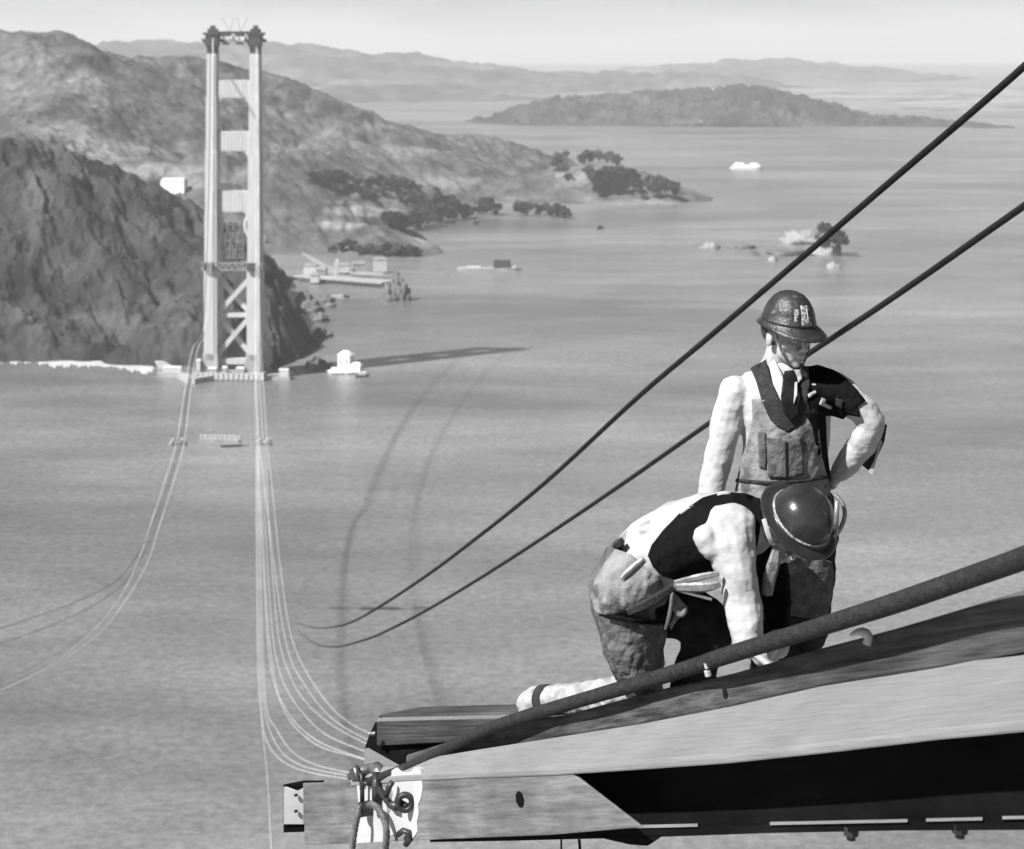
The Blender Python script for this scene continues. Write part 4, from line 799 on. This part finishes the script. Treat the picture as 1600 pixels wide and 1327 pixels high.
# ------------------------------------------------------------------ standing worker
Z1 = 7.4
yw = math.radians(33); hf = Vector((math.sin(yw), -math.cos(yw), -.16)).normalized(); hr_ = hf.cross(Vector((0, 0, 1))).normalized(); hr_ = -hr_ ; hu = hf.cross(hr_).normalized(); hu = hu if hu.z > 0 else -hu
H1 = frame(P(1230, 523, Z1), hr_, hf, hu)
torso1 = [(1234,585,Z1+.02,.085,.07), (1230,597,Z1+.02,.165,.10), (1228,622,Z1,.178,.12), (1228,665,Z1,.165,.125), (1226,715,Z1,.160,.12), (1224,760,Z1,.168,.12), (1226,800,Z1,.18,.13), (1230,850,Z1,.18,.13)]
armR1 = [(1152,612,Z1+.01,.068), (1138,650,Z1,.062), (1127,695,Z1-.01,.055), (1117,735,Z1-.02,.053), (1111,775,Z1-.04,.05)]
armL1 = [(1302,606,Z1+.01,.066), (1328,625,Z1-.02,.06), (1350,645,Z1-.04,.055), (1364,662,Z1-.05,.05)]
foreL1 = [(1364,662,Z1-.05,.05), (1350,690,Z1-.03,.053), (1332,715,Z1,.048), (1312,738,Z1+.05,.036)]
legs1 = [[(1262,840,Z1,.11,.12), (1264,900,Z1-.02,.098,.1), (1262,965,Z1-.03,.088), (1255,1020,Z1-.02,.072), (1250,1090,Z1,.062), (1248,1165,Z1,.05)], [(1195,840,Z1+.03,.11,.12), (1192,900,Z1+.05,.1), (1195,965,Z1+.06,.088), (1198,1020,Z1+.07,.07), (1200,1090,Z1+.08,.062), (1202,1165,Z1+.08,.05)]]
def thin(st, k=.014): return [p[:3]+tuple(max(.02, r-k) for r in p[3:]) for p in st]
bm = NB(); head(bm, H1); ltube(bm, H1, [(0, -.02, -.06, .056), (0, -.035, -.12, .058), (0, -.05, -.17, .07)])
for st in [torso1, armR1, armL1, foreL1]+legs1: gtube(bm, thin(st))
gtube(bm, [(1111,775,Z1-.04,.032), (1107,800,Z1-.05,.027)]); hand(bm, frame(P(1106,800,Z1-.05), Vector((0,-1,0)), Vector((-.1,-.1,-1)).normalized(), Vector((-1,0,.1)).normalized()), 1, .5)
gtube(bm, [(1312,738,Z1+.05,.026), (1303,750,Z1+.07,.024)]); hand(bm, frame(P(1303,750,Z1+.08), Vector((0,0,1)), Vector((-.75,.5,-.35)).normalized(), Vector((.5,.85,0)).normalized()), 1, .5)
p1 = body_obj(bm, P(1228, 1185, Z1), 'standing worker in overalls, tie and peaked hard hat, left hand on hip')
eyes(H1, p1)
bm = NB()
for st in (torso1, armR1, armL1, foreL1): gtube(bm, st)
ball(bm, P(1228,586,Z1+.03), (.07,.06,.05), 2)
bv1 = bvh_of(bm); garment('shirt', bm, C_shirt, p1, .006, .008, .08)
tb = NB(); gtube(tb, torso1); gtube(tb, armR1[:2]); gtube(tb, armL1); bvt1 = bvh_of(tb); tb.free()
bm = NB()
for st in legs1: gtube(bm, st)
gtube(bm, [(1228,770,Z1,.176,.128), (1228,800,Z1,.19,.138), (1230,850,Z1,.19,.14)]); bvl1 = bvh_of(bm); garment('trousers', bm, C_trou, p1, .009, .014, .09)
for st in legs1:
    bm = NB(); x, y, z = st[-1][:3]; gtube(bm, [(x,y-10,z,.055), (x,y+8,z,.055)]); gtube(bm, [(x,y+14,z+.03,.04), (x+6,y+18,z-.08,.042,.045), (x+10,y+21,z-.18,.035,.04)]); garment('boot', bm, C_leath, p1, .008, .0)
patch('bib', [(1175,624),(1197,625),(1201,642),(1214,662),(1230,677),(1247,670),(1262,650),(1270,640),(1278,660),(1284,715),(1294,752),(1300,790),(1298,812),(1146,812),(1148,770),(1158,722),(1168,690),(1176,655)], bvt1, .016, C_denl, p1, 4, .006, .004)
patch('bib_pocket', [(1198,684),(1226,688),(1252,681),(1256,742),(1228,749),(1201,746)], bvt1, .024, C_den, p1, 4, .004, .003)
patch('bib_pocket', [(1184,676),(1196,676),(1198,735),(1186,730)], bvt1, .023, C_den, p1, 4, .003)
patch('pocket_seam', [(1226,690),(1229,690),(1230,748),(1227,748)], bvt1, .03, C_strap, p1, 3, .003)
patch('waist_seam', [(1150,748),(1200,752),(1250,750),(1293,744),(1294,748),(1250,755),(1200,757),(1149,753)], bvt1, .024, C_strap, p1, 3, .004)
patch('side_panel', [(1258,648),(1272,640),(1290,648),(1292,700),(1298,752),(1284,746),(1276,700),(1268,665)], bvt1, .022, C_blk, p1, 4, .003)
patch('vest', [(1173,575),(1197,562),(1205,592),(1221,630),(1236,642),(1247,610),(1250,574),(1262,572),(1266,600),(1260,640),(1250,663),(1232,676),(1214,667),(1203,655),(1190,626),(1182,598)], bvt1, .018, C_strap, p1, 4, .005)
patch('collar', [(1199,558),(1207,556),(1222,585),(1226,606),(1221,628),(1208,600)], bvt1, .03, C_shirt, p1, 3, .004)
patch('collar', [(1240,578),(1250,578),(1254,592),(1246,600)], bvt1, .034, C_shirt, p1, 3, .004)
tie = patch('tie', [(1226,580),(1240,578),(1245,592),(1250,620),(1247,648),(1236,660),(1225,646),(1220,620),(1223,598)], bvt1, .034, C_tie, p1, 3, .006)
patch('shirt_front', [(1242,598),(1246,596),(1246,618),(1240,632)], bvt1, .042, C_shirt, p1, 3, .003)
patch('jacket_sleeve', [(1256,574),(1278,570),(1302,578),(1322,592),(1340,610),(1352,626),(1340,636),(1344,652),(1325,648),(1318,655),(1300,650),(1282,650),(1266,642),(1260,600)], bvt1, .014, C_blk, p1, 4, .006, .006)
patch('pocket_flap', [(1262,616),(1274,610),(1276,614),(1264,622)], bvt1, .026, C_shirt, p1, 3, .003)
patch('sleeve_patch', [(1284,622),(1291,624),(1289,630),(1300,636),(1297,640),(1280,632)], bvt1, .03, C_shirt2, p1, 3, .003)
patch('sleeve_patch', [(1306,622),(1318,626),(1316,640),(1306,634)], bvt1, .026, C_strap, p1, 3, .003)
patch('apron_panel', [(1229,872),(1245,866),(1270,868),(1300,878),(1303,900),(1298,940),(1293,962),(1262,966),(1222,958),(1226,910)], bvl1, .02, C_den, p1, 4, .005, .005)
cdt_plate([(1374,668), (1386,664), (1382,690), (1372,712), (1363,740), (1348,728), (1330,716), (1345,702), (1362,690)], lambda x: Z1-.01, .012, C_strap, 'loose_cuff', p1, back=-F_)
cdt_plate([(1375,688), (1379,690), (1371,714), (1363,742), (1357,738), (1366,720)], lambda x: Z1-.03, .006, C_shirt, 'cuff_edge', p1, back=-F_)
# hair, chin strap, hard hat
bm = NB(); ball(bm, H1(0, -.03, .02), (.082, .082, .082), 3, Matrix((hr_, hf, hu)).transposed()); obj('hair', bm, C_hair, p1, True)
bm = NB(); tube(bm, [H1(*q) for q in sp3([(-.084,.03,.03), (-.074,.045,-.02), (-.055,.06,-.065), (-.02,.07,-.106), (.02,.07,-.107), (.055,.06,-.065), (.074,.045,-.02), (.084,.03,.03)], 4)], .0042, 6); obj('chin_strap', bm, C_leath, p1, True)
def lathe_hat(H, prof, n=40, fx=1.0, fy=1.12, shape=None):
    bm = NB(); prev = None
    for r, z in prof:
        ring_ = []
        for k in range(n):
            t = 2*math.pi*k/n; rr = r; zz = z
            if shape: rr, zz = shape(r, z, t)
            ring_.append(bm.verts.new(H(rr*fx*math.cos(t), rr*fy*math.sin(t), zz)))
        if prev:
            for k in range(n): bm.faces.new((prev[k], prev[(k+1) % n], ring_[(k+1) % n], ring_[k]))
        prev = ring_
    bm.faces.new(prev); return bm
def shp(r, z, t):      # visor pushes forward, ridges on the dome
    fwd = max(0, math.sin(t))
    if r > .104: return r+.042*fwd**1.5, z-.018*fwd
    return r*(1+.022*math.cos(8*t)**2*(1 if z > .02 else .3)), z
o = obj('hard_hat', lathe_hat(H1, [(.117,.034), (.120,.036), (.107,.047), (.102,.052), (.1005,.056), (.103,.058), (.103,.062), (.099,.066), (.094,.09), (.084,.115), (.069,.138), (.050,.155), (.028,.164), (.001,.167)], 48, .93, 1.05, shp), C_hat, p1, True)
s_ = o.modifiers.new('thick', 'SOLIDIFY'); s_.thickness = .003
def on_hat(a, u, out=.0):    # angle from the front (radians, + to his left), height
    prof = [(.102,.06), (.097,.066), (.092,.09), (.083,.115), (.068,.136), (.045,.150)]
    for (r0, z0), (r1, z1) in zip(prof[:-1], prof[1:]):
        if z0 <= u <= z1: r = r0+(r1-r0)*(u-z0)/(z1-z0)
    return H1((r+out)*.93*math.sin(a), (r+out)*1.05*math.cos(a), u)
def hat_panel(a0, a1, u0, u1, out, m, nm):
    bm = NB(); g = [[bm.verts.new(on_hat(a0+(a1-a0)*i/5, u0+(u1-u0)*j/6, out)) for i in range(6)] for j in range(7)]
    for j in range(6):
        for i in range(5): bm.faces.new((g[j][i], g[j][i+1], g[j+1][i+1], g[j+1][i]))
    q = obj(nm, bm, m, o, True); k = q.modifiers.new('t', 'SOLIDIFY'); k.thickness = .003; return q
sgn = 1 if (H1(1,0,0)-H1(0,0,0)).x > 0 else -1
hat_panel(-.28, .24, .062, .144, .004, C_badge, 'front_plate'); hat_panel(-.04, .16, .08, .118, .008, M['black'], 'lamp_bracket'); hat_panel(-.05, -.02, .076, .125, .012, M['platew'], 'bracket_bar'); hat_panel(.03, .09, .086, .096, .012, M['iron'], 'bracket_clip')
hat_panel(-sgn*.38-.2, -sgn*.38-.02 if sgn < 0 else -.38, .075, .12, .003, C_badge, 'side_plate')
for a_, u_ in ((-.7, .1), (-.5, .09), (-.2, .078), (-.2, .12)):
    bm = NB(); ball(bm, on_hat(a_, u_, .006), .003, 1); obj('rivet', bm, M['black'], o)
# ------------------------------------------------------------------ stooping worker
Z2 = 7.0
a2 = (R_*.45+U_*.72-F_*.53).normalized(); f2 = (R_*.04-U_*.6-F_*.79); f2 = (f2-a2*f2.dot(a2)).normalized(); r2 = f2.cross(a2).normalized()
bc = P(1250, 812, Z2-.02)      # centre of the brim
H2 = frame(bc-a2*.055, r2, f2, a2)
torso2 = [(985,905,Z2,.09,.12), (998,889,Z2,.12,.155), (1020,870,Z2,.132,.16), (1060,848,Z2,.135,.165), (1105,832,Z2,.132,.17), (1145,826,Z2,.118,.17), (1172,826,Z2,.09,.12)]
armR2 = [(1134,824,Z2-.10,.108,.09), (1143,858,Z2-.15,.086), (1152,900,Z2-.18,.068), (1161,945,Z2-.2,.064), (1166,985,Z2-.24,.060), (1170,1006,Z2-.26,.05)]
armL2 = [(1185,835,Z2+.1,.085), (1203,880,Z2+.12,.062), (1212,930,Z2+.1,.055), (1214,975,Z2+.02,.05), (1214,1010,Z2-.08,.042)]
thighR2 = [(972,932,Z2-.03,.112), (978,962,Z2-.03,.11), (985,1005,Z2-.03,.106), (998,1045,Z2-.02,.09), (1006,1074,Z2,.072)]
shinR2 = [(1006,1076,Z2,.07), (960,1088,Z2+.1,.066), (910,1092,Z2+.2,.058), (868,1094,Z2+.29,.05)]
thighL2 = [(1000,925,Z2+.14,.12), (1050,945,Z2+.12,.112), (1098,972,Z2+.08,.10), (1110,990,Z2+.08,.085)]
shinL2 = [(1108,990,Z2+.08,.085), (1092,1030,Z2+.12,.08), (1078,1075,Z2+.15,.07), (1065,1105,Z2+.2,.055)]
bm = NB(); head(bm, H2); gtube(bm, [(1178,826,Z2,.065), (1212,822,Z2,.06), (1228,826,Z2,.055)])
for st in (torso2, armR2, armL2, thighR2, shinR2, thighL2, shinL2): gtube(bm, thin(st))
gtube(bm, [(1169,1008,Z2-.26,.033), (1176,1018,Z2-.3,.03)]); HR2 = frame(P(1174,1016,Z2-.31), Vector((-.25,-.6,.2)).normalized(), Vector((.75,-.35,-.5)).normalized(), Vector((.35,-.3,.8)).normalized()); hand(bm, HR2, -1, .45)
hand(bm, frame(P(1213,1012,Z2-.12), Vector((.6,.6,.1)).normalized(), Vector((-.35,.1,-.9)).normalized(), Vector((.5,-.6,0)).normalized()), 1, .7)
p2 = body_obj(bm, P(1000, 1100, Z2), 'stooping worker in round metal hat and dark vest, kneeling and reaching down to the timber')
eyes(H2, p2)
bm = NB(); gtube(bm, [(q[0], q[1], q[2], q[3]+.004, q[4]+.004) for q in torso2]); bvt2 = bvh_of(bm)
garment('shirt', bm, C_shirt2, p2, .008, .007, .09)
bm = NB(); gtube(bm, armR2); gtube(bm, [(1100,840,Z2-.16,.05), (1112,856,Z2-.17,.045), (1135,858,Z2-.17,.05)]); bva2 = bvh_of(bm); garment('sleeve', bm, C_shirt, p2, .006, .008, .08)
bm = NB(); gtube(bm, armL2); garment('sleeve', bm, C_blk, p2, .007, .008, .08)  # far sleeve of the white shirt, its shade put into black cloth
bm = NB(); gtube(bm, [(1214,1000,Z2-.05,.045), (1214,1012,Z2-.09,.043)]); garment('cuff', bm, C_shirt, p2, .006, .003, .05)
bm = NB(); gtube(bm, thighL2); gtube(bm, shinL2); garment('trouser_leg', bm, C_trou, p2, .008, .014, .07)  # far leg in darker cloth than the near leg
bm = NB(); gtube(bm, thighR2)
gtube(bm, [(964,922,Z2,.108,.16), (980,908,Z2,.128,.175), (1000,893,Z2,.138,.175)]); bvp2 = bvh_of(bm); garment('trousers', bm, C_den, p2, .007, .010, .07)
bm = NB(); gtube(bm, shinR2); garment('legging', bm, C_boot, p2, .008, .012, .05)
bm = NB(); gtube(bm, [(868,1094,Z2+.29,.048), (850,1094,Z2+.33,.05), (832,1095,Z2+.37,.047), (822,1098,Z2+.38,.04)]); gtube(bm, [(836,1098,Z2+.36,.045), (828,1112,Z2+.36,.04)]); garment('boot', bm, C_boot, p2, .007, .008, .04)
bm = NB(); c = P(853,1094,Z2+.32); d = (P(840,1095,Z2+.36)-P(868,1094,Z2+.29)).normalized(); tube(bm, [c-d*.018, c+d*.018], .056, 18); obj('ankle_band', bm, C_strap, p2, True)
bm = NB(); gtube(bm, [(1065,1105,Z2+.2,.05), (1075,1112,Z2+.12,.045), (1092,1116,Z2+.02,.04)]); garment('boot', bm, C_leath, p2, .008, .006, .04)
patch('vest', [(1098,778),(1128,770),(1165,771),(1188,780),(1190,800),(1186,835),(1180,868),(1150,884),(1123,893),(1085,898),(1054,906),(1035,900),(1020,886),(1012,868),(1018,852),(1035,830),(1060,804)], bvt2, .014, C_blk, p2, 4, .006, .003)
patch('vest_edge', [(1060,800),(1095,775),(1130,768),(1160,769),(1160,772),(1130,773),(1100,779),(1064,804)], bvt2, .022, C_shirt, p2, 3, .004)
patch('seat_patch', [(922,935),(930,905),(945,880),(962,858),(985,866),(1010,888),(1030,905),(1040,925),(1010,935),(985,950),(955,962),(932,958)], bvp2, .03, C_denl, p2, 4, .006, .006)
patch('thigh_panel', [(930,960),(955,964),(990,966),(1035,975),(1042,990),(1036,1015),(1038,1040),(1010,1060),(972,1062),(958,1035),(945,1000)], bvp2, .018, C_den, p2, 4, .006, .008)
patch('belt', [(948,958),(985,966),(1036,972),(1036,978),(985,973),(946,965)], bvp2, .036, C_blk, p2, 3, .006)
patch('suspender', [(962,862),(968,850),(975,846),(966,872),(964,890),(974,904),(970,906),(960,890)], bvt2, .02, C_strap, p2, 3, .004)
patch('white_scarf', [(1190,812),(1197,810),(1206,840),(1212,852),(1204,852),(1196,835)], bvh_of((lambda b: (gtube(b, [(1190,826,Z2-.02,.07), (1225,828,Z2-.03,.065)]), b)[1])(NB())), .03, C_shirt, p2, 3, .004)
# tools in the belt
def tool(pts, r, nm, m, fl=.5):
    bm = NB(); sp = sp3(pts, 4); rr = [r*(.45+.55*math.sin(math.pi*min(1, .12+i/len(sp)))**.6) for i in range(len(sp))]; tube(bm, [P(*q) for q in sp], rr, 8); return obj(nm, bm, m, p2, True)
def slat(pts, w, th, nm, m):      # flat tool, oriented towards the viewer side of the hip
    sp = sp3(pts, 5); bm = NB(); secs = []; L_ = len(sp)
    for i, q in enumerate(sp):
        a_ = P(*sp[max(0, i-1)]); b_ = P(*sp[min(L_-1, i+1)]); d = (b_-a_).normalized(); sd_ = d.cross(F_).normalized(); c_ = P(*q)
        k = w*(.55+.45*math.sin(math.pi*min(1, .15+.85*i/L_)))/2
        secs.append([c_+sd_*k, c_+sd_*k*.6-F_*th, c_-sd_*k*.6-F_*th, c_-sd_*k, c_-sd_*k*.6+F_*th, c_+sd_*k*.6+F_*th])
    strip(bm, secs); return obj(nm, bm, m, p2)
slat([(1054,911,6.80), (1085,904,6.77), (1108,899,6.76), (1124,896,6.76)], .024, .006, 'plier_handle', C_tool)
slat([(1055,918,6.79), (1085,918,6.76), (1108,917,6.75), (1126,912,6.75)], .034, .007, 'plier_handle', C_tool)
slat([(1058,922,6.79), (1085,929,6.77), (1112,937,6.76)], .014, .004, 'plier_handle', C_tool)
slat([(980,957,6.74), (1010,944,6.73), (1035,930,6.75), (1054,916,6.79)], .036, .008, 'wrench_sheath', C_strap)
slat([(972,906,6.74), (1007,874,6.75)], .03, .006, 'folding_rule', C_tool); slat([(976,906,6.73), (1007,878,6.74)], .014, .003, 'rule_face', C_strap)
slat([(1040,984,6.80), (1046,960,6.79), (1050,935,6.79), (1050,920,6.8)], .012, .003, 'tool_loop', C_tool)
patch('rag', [(1050,922),(1062,935),(1075,950),(1068,958),(1056,972),(1048,985),(1046,976),(1056,955)], bvp2, .03, C_denl, p2, 3, .003, .006)
slat([(1199,930,6.86), (1202,905,6.84), (1209,880,6.84), (1213,860,6.86)], .046, .008, 'hanging_tool', C_leath)
bm = NB(); ball(bm, P(1053,917,6.79), .012, 2); obj('plier_pivot', bm, C_tool, p2, True)
tool([(1040,982,6.85), (1046,960,6.84), (1050,935,6.84), (1050,922,6.84)], .008, 'tool_loop', C_tool)
tool([(1050,940,6.85), (1062,960,6.84), (1074,952,6.84)], .012, 'rag', C_denl)
tool([(1198,928,6.9), (1202,905,6.88), (1209,880,6.88), (1212,862,6.9)], .021, 'hanging_tool', C_leath)
slat([(960,856,6.92), (966,850,6.90), (974,843,6.90)], .03, .012, 'belt_buckle', M['black'])
# round metal hat
HB = frame(bc, r2, f2, a2)
o = obj('metal_hat', lathe_hat(HB, [(.161,-.012), (.164,-.008), (.160,-.004), (.140,-.002), (.122,.002), (.119,.007), (.117,.02), (.113,.045), (.102,.072), (.083,.094), (.058,.109), (.03,.117), (.001,.119)], 56, .95, 1.0), C_metal, p2, True)
s_ = o.modifiers.new('thick', 'SOLIDIFY'); s_.thickness = .003
bm = NB(); tube(bm, [HB(*q) for q in [(.113*math.cos(t), .119*math.sin(t), .012) for t in [2*math.pi*k/40 for k in range(41)]]], .0045, 6, False); obj('hat_band', bm, C_badge, o, True)
bm = NB(); tube(bm, [P(*q) for q in sp3([(1303,772,6.95), (1316,786,6.93), (1320,806,6.92), (1312,828,6.92), (1302,838,6.93)], 4)], .008, 8); tube(bm, [P(1308,782,6.9), P(1306,826,6.9)], .009, 8); obj('lamp_bracket', bm, C_tool, o, True)
